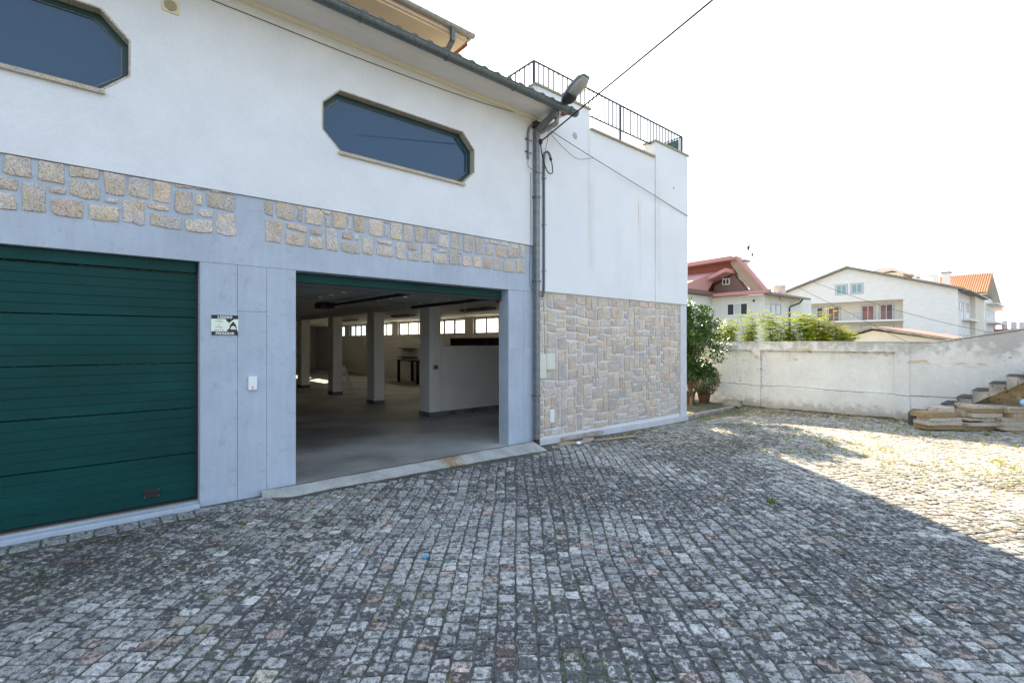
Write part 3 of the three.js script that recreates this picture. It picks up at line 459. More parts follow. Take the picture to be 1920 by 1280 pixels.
// upper storey with its own eave
part(bld, 'upper_storey_wall', box(-5.2, 4.75, 5.4, 7.1, -14, -7.95), M.peachLight);
part(bld, 'upper_soffit', box(-5.2, 5.08, 7.02, 7.10, -14, -7.25), M.peach);
part(bld, 'upper_fascia', box(-5.2, 5.09, 7.05, 7.17, -7.249, -7.20), M.peachLight);
{
  const sl = 0.30, pts = []; for (let k = 0; k <= 8; k++) { const a = Math.PI + k / 8 * Math.PI; pts.push([-7.14 + 0.06 * Math.cos(a), 7.15 + 0.06 * Math.sin(a)]); } pts.push([-7.09, 7.15], [-7.14, 7.10], [-7.19, 7.15]);
  part(bld, 'upper_gutter', slabZY(pts, -5.2, 5.2), M.paleZinc);
  const roof = part(bld, 'upper_roof', slabZY([[-7.18, 7.22], [-10.5, 8.25], [-14, 7.2], [-14, 7.16], [-10.5, 8.2], [-7.18, 7.18]], -5.2, 5.13), M.tileRed);
  const t = tileGeo(0.085, 0.42); for (let i = 0; i < 34; i++) piece(roof, 'roof_tile', t, M.tileGrey, [5.1 - i * 0.213, 7.13 + 0.42 * Math.sin(sl), -7.6], [sl, 0, 0]);
  part(bld, 'verge_board', bar([5.16, 7.13, -7.1], [5.16, 7.16, -9.6], 0.05, 0.07), M.paleZinc);
  for (let k = 0; k < 6; k++) piece(roof, 'verge_tile', t, M.tileRed, [5.12, 7.06, -7.75 - k * 0.36], [0, 0, 0]);
  const d = part(bld, 'upper_downpipe', bar([4.74, 7.08, -7.14], [4.74, 6.86, -7.14], 0.07), M.zinc); part(d, 'swan_neck', bar([4.74, 6.88, -7.14], [4.74, 6.45, -7.9], 0.07), M.galv);
}
// hall behind the doors
const hallFloor = merge([box(-5, 9.9, -0.2, 0.0, -29.5, -5.76), box(1.70, 4.825, -0.2, 0.0, -5.76, -5.701)]);
solo('hall_floor', 'dark worn concrete floor of the hall behind the open doorway', 'floor', hallFloor, M.floor, null, 'structure');
part(bld, 'hall_ceiling', box(-5, 10.06, 2.46, 2.75, -29.6, -5.951), M.hallCeil);
part(bld, 'hall_rear_wall', box(-5.2, 10.06, -0.3, 2.46, -29.7, -29.5), M.hallWhite);
part(bld, 'hall_left_wall', box(-5.2, -5.0, -0.3, 3, -29.5, -5.95), M.hallWhite);
const WIN = [[-11.0, -8.9], [-13.64, -11.6], [-16.3, -14.13], [-19.17, -16.7], [-21.7, -19.73], [-24.52, -22.49], [-27.45, -25.1]];
part(bld, 'hall_side_wall', slabZY(rect(-29.5, -5.951, -0.3, 2.459), 9.9, 10.06, WIN.map(([a, b]) => rect(a, b, 1.86, 2.41))), M.hallWhite);
WIN.forEach(([z0, z1], k) => {
  const fr = [], n = Math.round((z1 - z0) / 0.72); fr.push(box(9.955, 10.0, 1.861, 1.90, z0, z1), box(9.955, 10.0, 2.37, 2.409, z0, z1)); for (let i = 0; i <= n; i++) { const z = mix(z0 + 0.022, z1 - 0.022, i / n); fr.push(box(9.95, 10.002, 1.895, 2.375, z - 0.022, z + 0.022)); }
  const w = part(bld, 'strip_window', merge(fr), M.black);
  for (let i = 0; i < n; i++) { const a = mix(z0 + 0.022, z1 - 0.022, i / n) + 0.025, b = mix(z0 + 0.022, z1 - 0.022, (i + 1) / n) - 0.025; part(w, 'pane', box(9.975, 9.981, 1.905, 2.365, a, b), k >= 5 ? M.clear : M.frosted); }
  if (k < 3) { for (let z = z0 + 0.06; z < z1; z += 0.115) part(w, 'security_bar', rod([9.925, 1.88, z], [9.925, 2.40, z], 0.007, 5), M.black); for (const y of [1.97, 2.30]) part(w, 'security_bar', rod([9.932, y, z0], [9.932, y, z1], 0.006, 5), M.black); }
});
for (const z of [-9.04, -11.74, -14.54, -17.5, -20.5, -23.5, -26.5]) {
  const p = part(bld, 'pillar', rbox(5.33, 5.61, 0, 2.34, z - 0.28, z + 0.14, 0.008), M.hallWhite);
  part(p, 'skirting', box(5.322, 5.618, 0.001, 0.10, z - 0.288, z + 0.148), M.skirting);
}
part(bld, 'ceiling_beam', box(5.30, 5.64, 2.33, 2.459, -29.5, -8.85), M.hallCeil);
const pw = part(bld, 'partition_wall', rbox(5.615, 9.899, 0, 1.505, -9.10, -8.98, 0.006), M.hallWhite);
part(pw, 'skirting', box(5.62, 9.898, 0.001, 0.09, -8.979, -8.965), M.skirting);
// annex: white wall with parapet, stone-clad base, roof terrace
const ann = thing('annex_building', 'white annex with rubble stone base and parapet terrace at the right of the garage', 'building', [7.7, -0.2, -8]);
{
  const uvA = g => { const p = g.attributes.position, u = g.attributes.uv; for (let i = 0; i < p.count; i++) u.setXY(i, (p.getX(i) - 5.36) / 4.7, (p.getY(i) - 2.42) / 3.4); return g; };
  part(ann, 'wall', uvA(slabXY([[5.361, 2.42], [10.06, 2.42], [10.06, 5.74], [8.79, 5.74], [8.79, 5.40], [6.70, 5.40], [6.70, 5.74], [5.361, 5.74]], -5.95, -5.70)), M.annexWhite);
  part(ann, 'pier_face', uvA(box(5.405, 6.70, 2.421, 5.739, -5.70, -5.688)), M.annexWhite);
  part(ann, 'pier_face', uvA(box(8.79, 10.06, 2.421, 5.739, -5.70, -5.688)), M.annexWhite);
  part(ann, 'side_wall', slabZY([[-29.6, 2.461], [-5.951, 2.461], [-5.951, 5.74], [-9, 5.74], [-9, 5.40], [-29.6, 5.40]], 9.86, 10.06), M.white);
  part(ann, 'inner_side_wall', box(5.37, 5.55, 5.30, 5.74, -9.0, -5.951), M.white);
  part(ann, 'terrace_deck', box(5.37, 10.05, 5.10, 5.30, -29.5, -5.951), M.concrete);
  for (const [x0, x1, y] of [[5.35, 6.73, 5.741], [8.76, 10.10, 5.741], [6.73, 8.76, 5.401]]) part(ann, 'coping', rbox(x0, x1, y, y + 0.035, -5.99, -5.66, 0.004), M.coping);
  part(ann, 'coping', rbox(5.345, 5.575, 5.742, 5.776, -9.0, -5.995, 0.004), M.coping); part(ann, 'coping', rbox(9.84, 10.10, 5.742, 5.776, -9.0, -5.995, 0.004), M.coping);
  part(ann, 'base_wall', box(5.361, 10.06, -0.4, 2.419, -5.95, -5.738), M.mortar);
  part(ann, 'corner_strip', rbox(9.80, 10.062, -0.4, 2.418, -5.94, -5.712, 0.004), M.lavender);
  part(ann, 'plinth', slabXY([[5.40, -0.4], [10.09, -0.4], [10.09, -0.055], [9, -0.05], [5.40, 0.0]], -5.93, -5.685), M.lavender);
  // random rubble packed in courses
  const C = 54, Rr = 32, x0 = 5.43, x1 = 9.795, y0 = 0.015, y1 = 2.412, cw = (x1 - x0) / C, ch = (y1 - y0) / Rr, occ = Array.from({ length: Rr }, () => new Uint8Array(C));
  const free = (i, j, w, h) => { if (i + w > C || j + h > Rr) return false; for (let b = j; b < j + h; b++) for (let a = i; a < i + w; a++) if (occ[b][a]) return false; return true; };
  const node = (i, j) => { const x = x0 + i * cw, y = y1 - j * ch, e = (j === 0 || j === Rr) ? 0 : 1, f = (i === 0 || i === C) ? 0 : 1; return [x + f * (fbm(x * 2.2, y * 2.2, 2, 301) - 0.5) * 0.08, y + e * (fbm(x * 1.6 + 9, y * 2 + 5, 2, 303) - 0.5) * 0.14]; };
  const skip = (c) => c.some(p => p[0] > 5.40 && p[0] < 5.85 && p[1] > 0.98 && p[1] < 1.41 && !(p[0] > 5.65 && p[1] < 1.12));
  for (let j = 0; j < Rr; j++) for (let i = 0; i < C; i++) if (!occ[j][i]) {
    let best = null;
    for (let t = 0; t < 14 && !best; t++) { const k = rnd(), w = k < 0.28 ? 2 : k < 0.72 ? 3 : 4, h = w === 2 ? (rnd() < 0.35 ? 4 : rnd() < 0.5 ? 3 : 2) : w === 4 ? 2 : rnd() < 0.62 ? 2 : 3; if (free(i, j, w, h)) best = [w, h]; }
    if (!best) { let w = 1, h = 1; while (w < 3 && free(i, j, w + 1, 1)) w++; while (h < 3 && free(i, j, w, h + 1)) h++; best = [w, h]; }
    const [w, h] = best; for (let b = j; b < j + h; b++) for (let a = i; a < i + w; a++) occ[b][a] = 1;
    const gp = 0.0115, c = [node(i, j + h), node(i + w, j + h), node(i + w, j), node(i, j)]; const cc = [[c[0][0] + gp, c[0][1] + gp], [c[1][0] - gp, c[1][1] + gp], [c[2][0] - gp, c[2][1] - gp], [c[3][0] + gp, c[3][1] - gp]].map(p => [p[0] + R(-0.009, 0.009), p[1] + R(-0.012, 0.012)]);
    if (w * h > 1 || rnd() < 0.6) wallStone(ann, cc, -5.738, R(0.011, 0.018), 0.011);
  }
}
// ---------------------------------------------------------------- closed garage door
{
  const d = thing('garage_door', 'closed dark green ribbed sectional garage door with black handle', 'garage door', [-0.78, 0, -5.84]);
  const secs = [0.02, 0.475, 0.93, 1.385, 1.84, 2.28];
  for (let k = 0; k < 5; k++) {
    const y0 = secs[k] + 0.003, y1 = secs[k + 1] - 0.003, pts = [[-5.865, y0], [-5.865, y1], [-5.828, y1], [-5.824, y1 - 0.006]], n = 5, h = (y1 - y0) / n; pts.length = 0;
    pts.push([-5.865, y1], [-5.865, y0]); for (let i = 0; i < n; i++) { const a = y0 + i * h; const dp = i ? 0.0035 : 0; pts.push([-5.822 - (i ? dp : 0.006), a], [-5.822, a + 0.004], [-5.822, a + h - 0.004], [-5.822 - (i < n - 1 ? 0.0035 : 0.006), a + h]); }
    part(d, 'panel', slabZY(pts, -2.33, 0.755), M.green);
  }
  part(d, 'header_strip', rbox(-2.335, 0.757, 2.29, 2.395, -5.85, -5.79, 0.004), M.green);
  part(d, 'bottom_seal', box(-2.33, 0.757, -0.012, 0.019, -5.86, -5.815), M.rubber);
  part(d, 'side_seal', box(0.756, 0.779, -0.012, 2.398, -5.87, -5.83), M.black); part(d, 'side_seal', box(-2.339, -2.332, -0.012, 2.398, -5.87, -5.80), M.black);
  const h = part(d, 'handle', rbox(0.335, 0.465, 0.095, 0.175, -5.822, -5.812, 0.004), M.black); part(h, 'grip', rbox(0.352, 0.448, 0.145, 0.162, -5.812, -5.795, 0.005), M.rubber);
  for (const [x, y] of [[0.345, 0.105], [0.455, 0.105], [0.455, 0.165]]) part(h, 'screw', rod([x, y, -5.812], [x, y, -5.809], 0.005), M.galv);
}
// raised overhead door of the open bay
{
  const d = thing('overhead_door', 'raised garage door folded up under the hall ceiling', 'garage door', [3.26, 2.2, -6.9]);
  part(d, 'bottom_section', rbox(1.705, 4.80, 2.285, 2.385, -5.90, -5.86, 0.006), M.green);
  part(d, 'bottom_seal', rbox(1.705, 4.80, 2.235, 2.284, -5.895, -5.865, 0.006), M.rubber);
  for (let k = 0; k < 5; k++) { const z = -6.02 - k * 0.49; const p = part(d, 'panel', rbox(1.62, 4.88, 2.325, 2.36, z - 0.485, z, 0.005), M.doorInside); for (const x of [1.9, 2.75, 3.75, 4.6]) part(p, 'hinge', box(x - 0.03, x + 0.03, 2.313, 2.325, z - 0.03, z - 0.005), M.plasticWhite); }
  for (const x of [1.58, 4.915]) part(d, 'track', tube([[x, 0.02, -5.965], [x, 1.0, -5.965], [x, 1.9, -5.965], [x, 2.12, -5.985], [x, 2.26, -6.09], [x, 2.30, -6.3], [x, 2.30, -7.2], [x, 2.30, -8.9]], 0.028, 60, 6), M.black);
  part(d, 'opener_rail', bar([3.26, 2.26, -6.0], [3.26, 2.26, -9.1], 0.045, 0.04), M.black);
  part(d, 'opener_motor', rbox(3.12, 3.40, 2.22, 2.33, -9.4, -9.05, 0.02), M.black);
  part(d, 'hanging_cord', tube([[4.9, 2.29, -7.0], [4.93, 2.24, -7.02], [4.9, 2.18, -7.0], [4.95, 2.12, -7.03], [4.93, 2.05, -7.0]], 0.006, 30, 5), M.plasticWhite);
}
for (const [z, w] of [[-10.1, 'nearest the doorway'], [-14.1, 'second from the doorway'], [-18.5, 'farthest from the doorway']]) {
  const l = thing('ceiling_light', `unlit fluorescent fitting on the hall ceiling, ${w}`, 'light', [7.45, 2.4, z], 'hall ceiling fittings');
  part(l, 'housing', rbox(7.35, 7.57, 2.40, 2.459, z - 0.65, z + 0.65, 0.01), M.galv); for (const x of [7.41, 7.51]) part(l, 'tube', rod([x, 2.39, z - 0.6], [x, 2.39, z + 0.6], 0.014), M.winPale);
}
{ // furniture in the hall
  const t = thing('work_table', 'plain dark table against the hall side wall', 'table', [9.4, 0, -16.8]);
  part(t, 'tabletop', rbox(9.05, 9.75, 0.84, 0.885, -17.6, -16.0, 0.005), M.black); for (const [x, z] of [[9.1, -17.55], [9.7, -17.55], [9.1, -16.05], [9.7, -16.05]]) part(t, 'leg', box(x - 0.04, x + 0.04, 0.001, 0.84, z - 0.04, z + 0.04), M.black);
  const r = thing('wall_rack', 'dark two-shelf rack fixed to the hall side wall', 'rack', [9.8, 0.85, -18.2]);
  for (const y of [1.30, 0.93]) { part(r, 'shelf', box(9.72, 9.898, y, y + 0.03, -18.8, -17.5), M.black); for (let k = 0; k < 6; k++) part(r, 'peg', rod([9.78, y - 0.09 - 0.05 * (k % 2), -18.5 + k * 0.16], [9.78, y, -18.5 + k * 0.16], 0.015, 6), M.black); }
  const c = thing('wall_cabinet', 'long brown open cabinet behind the low partition wall', 'cabinet', [9.6, 1.3, -12.6]);
  part(c, 'back', box(9.86, 9.898, 1.38, 1.70, -14.4, -10.6), M.brownWall); for (const y of [1.36, 1.69]) part(c, 'shelf', box(9.45, 9.897, y, y + 0.03, -14.4, -10.6), M.brownWall); for (let k = 0; k < 5; k++) part(c, 'divider', box(9.46, 9.858, 1.391, 1.689, -14.4 + k * 0.94, -14.35 + k * 0.94), M.brownWall);
  const b = solo('leaning_board', 'pale board leaning against a hall pillar', 'board', bar([5.93, 0.01, -14.30], [5.64, 0.86, -14.40], 0.05, 0.08), M.hallWhite);
  const s = thing('switch_box', 'small grey switch box with cord on the first hall pillar', 'switch', [5.47, 1.0, -8.88]);
  part(s, 'housing', rbox(5.42, 5.51, 1.01, 1.10, -8.899, -8.85, 0.008), M.galv); part(s, 'conduit', rod([5.465, 1.10, -8.885], [5.465, 2.3, -8.885], 0.008, 6), M.plasticWhite); part(s, 'button', rod([5.465, 1.055, -8.852], [5.465, 1.055, -8.842], 0.015), M.black);
}
// ---------------------------------------------------------------- small things on the facade
{
  const face = canvasTex(512, 408, (c, w, h) => {
    c.fillStyle = '#e2ead8'; c.fillRect(0, 0, w, h); c.fillStyle = '#16222a'; c.fillRect(0, 0, w, 82); c.fillRect(0, 330, w, 78);
    c.fillStyle = '#f2f6f2'; c.textAlign = 'center'; c.textBaseline = 'middle'; c.font = 'bold 76px sans-serif'; c.fillText('LIGADO', w / 2, 43); c.font = 'bold 70px sans-serif'; c.fillText('PROSEGUR', w / 2, 371, 490);
    c.fillStyle = '#16222a'; c.beginPath(); c.moveTo(276, 82); c.lineTo(430, 82); c.lineTo(404, 104); c.lineTo(345, 150); c.lineTo(330, 178); c.lineTo(338, 200); c.lineTo(330, 150); c.lineTo(285, 120); c.closePath(); c.fill();
    c.beginPath(); c.moveTo(352, 205); c.lineTo(412, 128); c.lineTo(436, 148); c.lineTo(470, 205); c.lineTo(498, 330); c.lineTo(290, 330); c.lineTo(318, 268); c.lineTo(330, 300); c.closePath(); c.fill();
    c.fillStyle = '#e2ead8'; c.beginPath(); c.moveTo(362, 290); c.quadraticCurveTo(365, 225, 410, 218); c.quadraticCurveTo(460, 222, 478, 290); c.closePath(); c.fill();
    c.fillStyle = '#39434a'; c.font = 'bold 17px sans-serif'; c.fillText('PROSEGUR', 420, 262); c.font = '20px sans-serif'; c.fillText('À CENTRAL', 145, 108); c.font = 'bold 26px sans-serif'; c.fillText('DE ALARMES', 145, 134);
    c.strokeStyle = '#7c8880'; c.lineWidth = 4; c.beginPath(); c.arc(140, 196, 20, 0, 7); c.stroke(); c.beginPath(); c.arc(147, 201, 10, 0, 7); c.stroke();
    c.fillStyle = '#4b555a'; c.font = 'bold 28px sans-serif'; c.fillText('PROSEGUR', 145, 248, 225); c.font = 'bold 32px sans-serif'; c.fillText('808 22 27 22', 145, 300, 225);
  });
  const s = thing('alarm_sign', 'black and white alarm notice on the grey pier between the garage bays', 'sign', [1.0, 1.66, -5.715]);
  part(s, 'plate', box(0.877, 1.122, 1.662, 1.875, -5.720, -5.7135), M.plasticWhite);
  const pl = new THREE.PlaneGeometry(0.241, 0.209).translate(0.9995, 1.7685, -5.7115); part(s, 'print', pl, mat(1, 1, 1, { map: face, roughness: 0.5 }));
  const b = thing('control_box', 'small white wall box with a red emblem beside the open doorway', 'box', [1.25, 1.08, -5.70]);
  part(b, 'cover', rbox(1.212, 1.296, 1.085, 1.228, -5.720, -5.688, 0.006), M.plasticWhite);
  const crest = canvasTex(128, 128, (c, w) => { c.fillStyle = '#dfe6e4'; c.fillRect(0, 0, w, w); c.fillStyle = '#c4503c'; c.beginPath(); c.ellipse(64, 60, 30, 40, 0, 0, 7); c.fill(); c.fillStyle = '#e8d8d0'; c.fillRect(48, 40, 32, 8); c.fillRect(48, 58, 32, 6); c.fillRect(48, 74, 32, 6); c.fillStyle = '#b0523f'; c.fillRect(36, 104, 56, 12); });
  part(b, 'emblem', new THREE.PlaneGeometry(0.03, 0.034).translate(1.252, 1.112, -5.6865), mat(1, 1, 1, { map: crest, roughness: 0.5 }));
  const v = thing('vent_grille', 'cream wall vent with round louvres under the eave', 'vent', [0.54, 4.77, -5.69]);
  part(v, 'plate', rbox(0.47, 0.605, 4.77, 4.905, -5.700, -5.688, 0.004), mat(0.70, 0.62, 0.42));
  const dk = part(v, 'hole', rod([0.537, 4.8375, -5.688], [0.537, 4.8375, -5.6865], 0.052, 20), M.black);
  for (let k = -3; k <= 3; k++) { const y = 4.8375 + k * 0.0135, w = Math.sqrt(Math.max(0.0001, 0.0027 - (k * 0.0135) ** 2)); part(v, 'louvre', box(0.537 - w, 0.537 + w, y - 0.003, y + 0.003, -5.688, -5.679), mat(0.66, 0.58, 0.40)); }
  for (const [x0, x1, y0, y1, l, n] of [[5.425, 5.634, 0.992, 1.392, 'taller cream meter box on the stone wall by the downpipe'], [5.640, 5.838, 1.134, 1.392, 'shorter cream meter box beside the taller one']]) {
    const m = thing('meter_box', l, 'meter box', [(x0 + x1) / 2, y0, -5.70], 'meter boxes on the stone wall'); part(m, 'housing', rbox(x0, x1, y0, y1, -5.738, -5.702, 0.004), M.plasticCream); part(m, 'door', rbox(x0 + 0.008, x1 - 0.008, y0 + 0.008, y1 - 0.008, -5.702, -5.698, 0.002), M.plasticCream); part(m, 'lock', rod([x0 + 0.03, (y0 + y1) / 2 - 0.05, -5.698], [x0 + 0.03, (y0 + y1) / 2 - 0.05, -5.695], 0.007), M.galv);
  }
  solo('wall_plate', 'small blank white cover plate low on the stone wall', 'plate', rbox(5.725, 5.825, 0.248, 0.464, -5.738, -5.703, 0.004), M.plasticWhite);
}
{ // downpipe and conduits
  const d = thing('downpipe', 'square grey metal downpipe at the corner between facade and annex', 'downpipe', [5.355, -0.1, -5.66]);
  part(d, 'pipe', rbox(5.315, 5.40, 0.03, 4.98, -5.687, -5.605, 0.012), M.galv); part(d, 'shoe', rbox(5.318, 5.397, -0.085, 0.03, -5.684, -5.608, 0.01), M.rust, 'rusted lower end of the pipe');
  for (const y of [0.72, 2.55, 3.9]) part(d, 'strap', box(5.308, 5.407, y, y + 0.03, -5.699, -5.599), M.zinc);
  part(d, 'upper_bend', bar([5.357, 4.97, -5.645], [5.357, 5.14, -5.19], 0.075), M.galv);
  const c = thing('cable_conduit', 'slim grey conduit with hooked top on the annex wall', 'conduit', [5.54, 2.3, -5.67]);
  part(c, 'pipe', tube([[5.50, 2.33, -5.665], [5.525, 2.36, -5.665], [5.535, 2.45, -5.665], [5.54, 3.2, -5.665], [5.54, 4.0, -5.665], [5.54, 4.58, -5.665], [5.55, 4.67, -5.66], [5.585, 4.70, -5.64], [5.62, 4.66, -5.62], [5.64, 4.58, -5.61]], 0.02, 90, 8), M.zinc);
  part(c, 'end_sleeve', rod([5.635, 4.60, -5.612], [5.645, 4.56, -5.606], 0.022), M.black); for (const y of [2.75, 3.5, 4.25]) part(c, 'clip', box(5.508, 5.572, y, y + 0.015, -5.688, -5.642), M.galv);
  const e = thing('lamp_conduit', 'short bent grey conduit left of the downpipe', 'conduit', [5.2, 4.5, -5.67]);
  part(e, 'pipe', tube([[5.20, 4.50, -5.675], [5.20, 4.75, -5.675], [5.205, 4.92, -5.675], [5.235, 5.02, -5.67], [5.29, 5.06, -5.66]], 0.017, 40, 8), M.galv); for (const y of [4.60, 4.80]) part(e, 'clip', rod([5.14, y + 0.01, -5.68], [5.26, y - 0.01, -5.66], 0.008, 6), M.rust);
  const k = thing('wall_bracket', 'square steel bracket under the eave corner', 'bracket', [5.42, 4.95, -5.5]);
  part(k, 'arm', bar([5.42, 4.97, -5.699], [5.45, 5.00, -5.30], 0.06), M.paleZinc); part(k, 'upright', bar([5.45, 4.99, -5.29], [5.45, 5.24, -5.29], 0.05), M.paleZinc); part(k, 'junction_box', rbox(5.30, 5.44, 5.02, 5.12, -5.70, -5.60, 0.01), M.rust);
  const l = thing('street_lamp', 'grey street lamp head on a slanted arm at the eave corner', 'street lamp', [5.42, 5.0, -5.3]);
  part(l, 'arm', rod([5.40, 5.05, -5.62], [5.39, 5.245, -5.04], 0.021, 8), M.galv);
  // head along the arm
  const H0 = V(5.39, 5.235, -5.06), H1 = V(5.40, 5.46, -4.62), ax = H1.clone().sub(H0).normalize(), up = V(0, 1, 0).addScaledVector(ax, -ax.y).normalize(), sd = new THREE.Vector3().crossVectors(ax, up);
  const loft = (secs) => { const p = [], ix = [], n = 16; secs.forEach(([t, w, hu, hd]) => { for (let q = 0; q < n; q++) { const a = q / n * 2 * Math.PI, x = Math.cos(a), y = Math.sin(a), s = Math.sign(x) * Math.pow(Math.abs(x), 0.7) * w * 1.15, v = Math.sign(y) * Math.pow(Math.abs(y), 0.7) * (y > 0 ? hu : hd); const P = H0.clone().addScaledVector(ax, t).addScaledVector(sd, s).addScaledVector(up, v); p.push(P.x, P.y, P.z); } }); const m = secs.length; for (let r = 0; r + 1 < m; r++) for (let q = 0; q < n; q++) { const a = r * n + q, b = r * n + (q + 1) % n; ix.push(a, b, b + n, a, b + n, a + n); } for (const [r, f] of [[0, 1], [m - 1, 0]]) for (let q = 1; q + 1 < n; q++) f ? ix.push(r * n, r * n + q + 1, r * n + q) : ix.push(r * n, r * n + q, r * n + q + 1); const g = new THREE.BufferGeometry(); g.setAttribute('position', new THREE.Float32BufferAttribute(p, 3)); g.setIndex(ix); g.computeVertexNormals(); return g; };
  part(l, 'housing', loft([[-0.02, 0.05, 0.045, 0.02], [0.05, 0.085, 0.075, 0.02], [0.22, 0.105, 0.085, 0.02], [0.40, 0.10, 0.07, 0.02], [0.48, 0.06, 0.03, 0.015]]), M.galv);
  part(l, 'gear_cover', loft([[-0.01, 0.05, -0.012, 0.055], [0.06, 0.085, -0.012, 0.085], [0.16, 0.088, -0.012, 0.088]]), M.black);
  part(l, 'lens', loft([[0.165, 0.09, -0.012, 0.06], [0.25, 0.095, -0.012, 0.095], [0.38, 0.09, -0.012, 0.085], [0.46, 0.06, -0.01, 0.03]]), M.lampGlass);
}
{ // cables
  const A = [5.40, 4.80, -5.60], B = [5.797, 5.834, -2.935], far = t => A.map((v, i) => v + (B[i] - v) * t);
  const s = thing('service_cable', 'thick black overhead cable rising from the downpipe corner across the sky', 'cable', A);
  part(s, 'cable', tube([A, far(0.5), far(1), far(1.6), far(2.4), far(4)], 0.011, 60, 6), M.rubber); part(s, 'clamp', new THREE.SphereGeometry(0.035, 10, 8).scale(1, 1.3, 1).translate(...A), M.black);
  part(s, 'loop', tube([A, [5.41, 4.70, -5.60], [5.47, 4.50, -5.60], [5.58, 4.34, -5.60], [5.665, 4.36, -5.60], [5.67, 4.48, -5.605], [5.643, 4.57, -5.608]], 0.009, 50, 6), M.rubber);
  const wire = (n, l, pts, r = 0.004, m = M.black) => solo(n, l, 'wire', tube(pts, r, 60, 5), m);
  wire('facade_wire', 'thin dark wire running along the white facade below the eave', [[-5.2, 5.03, -5.693], [0.5, 5.05, -5.693], [2.6, 5.05, -5.693], [4.2, 5.10, -5.693], [5.25, 5.19, -5.693]]);
  wire('annex_wire', 'thin taut wire slanting down across the annex wall', [[5.50, 5.02, -5.55], [6.64, 4.87, -5.6], [8.4, 4.63, -5.64], [10.09, 4.40, -5.68]], 0.006);
  wire('sagging_wire', 'thin sagging wire near the top of the annex wall', [[5.45, 5.04, -5.56], [5.95, 4.80, -5.57], [6.25, 4.73, -5.575], [6.70, 4.855, -5.59]]);
  wire('drop_wire', 'thin wire dropping from bracket to hooked conduit', [[5.50, 5.02, -5.53], [5.53, 4.86, -5.57], [5.54, 4.71, -5.64]]);
  wire('looped_wire', 'thin grey wire looped behind the downpipe', [[5.20, 4.50, -5.675], [5.20, 4.38, -5.67], [5.28, 4.30, -5.60], [5.42, 4.30, -5.59], [5.52, 4.40, -5.63], [5.54, 4.44, -5.64]]);
  wire('pipe_wire', 'thin pale wire beside the lower downpipe', [[5.27, 4.3, -5.695], [5.275, 3.3, -5.695], [5.29, 2.45, -5.695], [5.36, 2.36, -5.60], [5.50, 2.33, -5.665]], 0.004, M.galv);
}
{ // terrace railing
  const r = thing('terrace_railing', 'grey baluster railing round the annex roof terrace', 'railing', [7.6, 5.4, -5.8]), z = -5.80, top = 6.20;
  part(r, 'top_rail', bar([5.44, top, z], [10.0, top, z], 0.035, 0.014), M.railGrey); part(r, 'top_rail', bar([5.44, top, z], [5.44, top, -8.8], 0.035, 0.014), M.railGrey); part(r, 'top_rail', bar([10.0, top, z], [10.0, top, -8.8], 0.035, 0.014), M.railGrey);
  const bg = new THREE.CylinderGeometry(0.012, 0.012, 0.43, 6), bl = new THREE.CylinderGeometry(0.012, 0.012, 0.48, 6);
  for (let x = 5.55; x < 9.98; x += 0.115) { const mid = x > 6.7 && x < 8.79; piece(r, 'baluster', mid ? bl : bg, M.railGrey, [x, mid ? 5.955 : 5.98, z]); }
  for (let k = 1; k < 26; k++) { piece(r, 'baluster', bg, M.railGrey, [5.44, 5.98, z - k * 0.115]); piece(r, 'baluster', bg, M.railGrey, [10.0, 5.98, z - k * 0.115]); }
  for (const [x, y0] of [[5.44, 5.775], [7.75, 5.44], [10.0, 5.775]]) part(r, 'post', box(x - 0.018, x + 0.018, y0, top, z - 0.018, z + 0.018), M.railGrey);
  part(r, 'lower_rail', bar([6.72, 5.715, z], [8.78, 5.715, z], 0.03, 0.016), M.railGrey); part(r, 'lower_rail', bar([6.45, 5.56, z - 0.17], [8.95, 5.56, z - 0.17], 0.035, 0.035), M.railGrey);
  for (const x of [5.44, 10.0]) part(r, 'lower_rail', bar([x, 5.80, z], [x, 5.80, -8.8], 0.02, 0.014), M.railGrey);
  part(r, 'screen', box(9.975, 9.985, 5.80, 6.16, -8.6, -5.86), M.greenMesh, 'dark green mesh screen tied to the side railing');
}
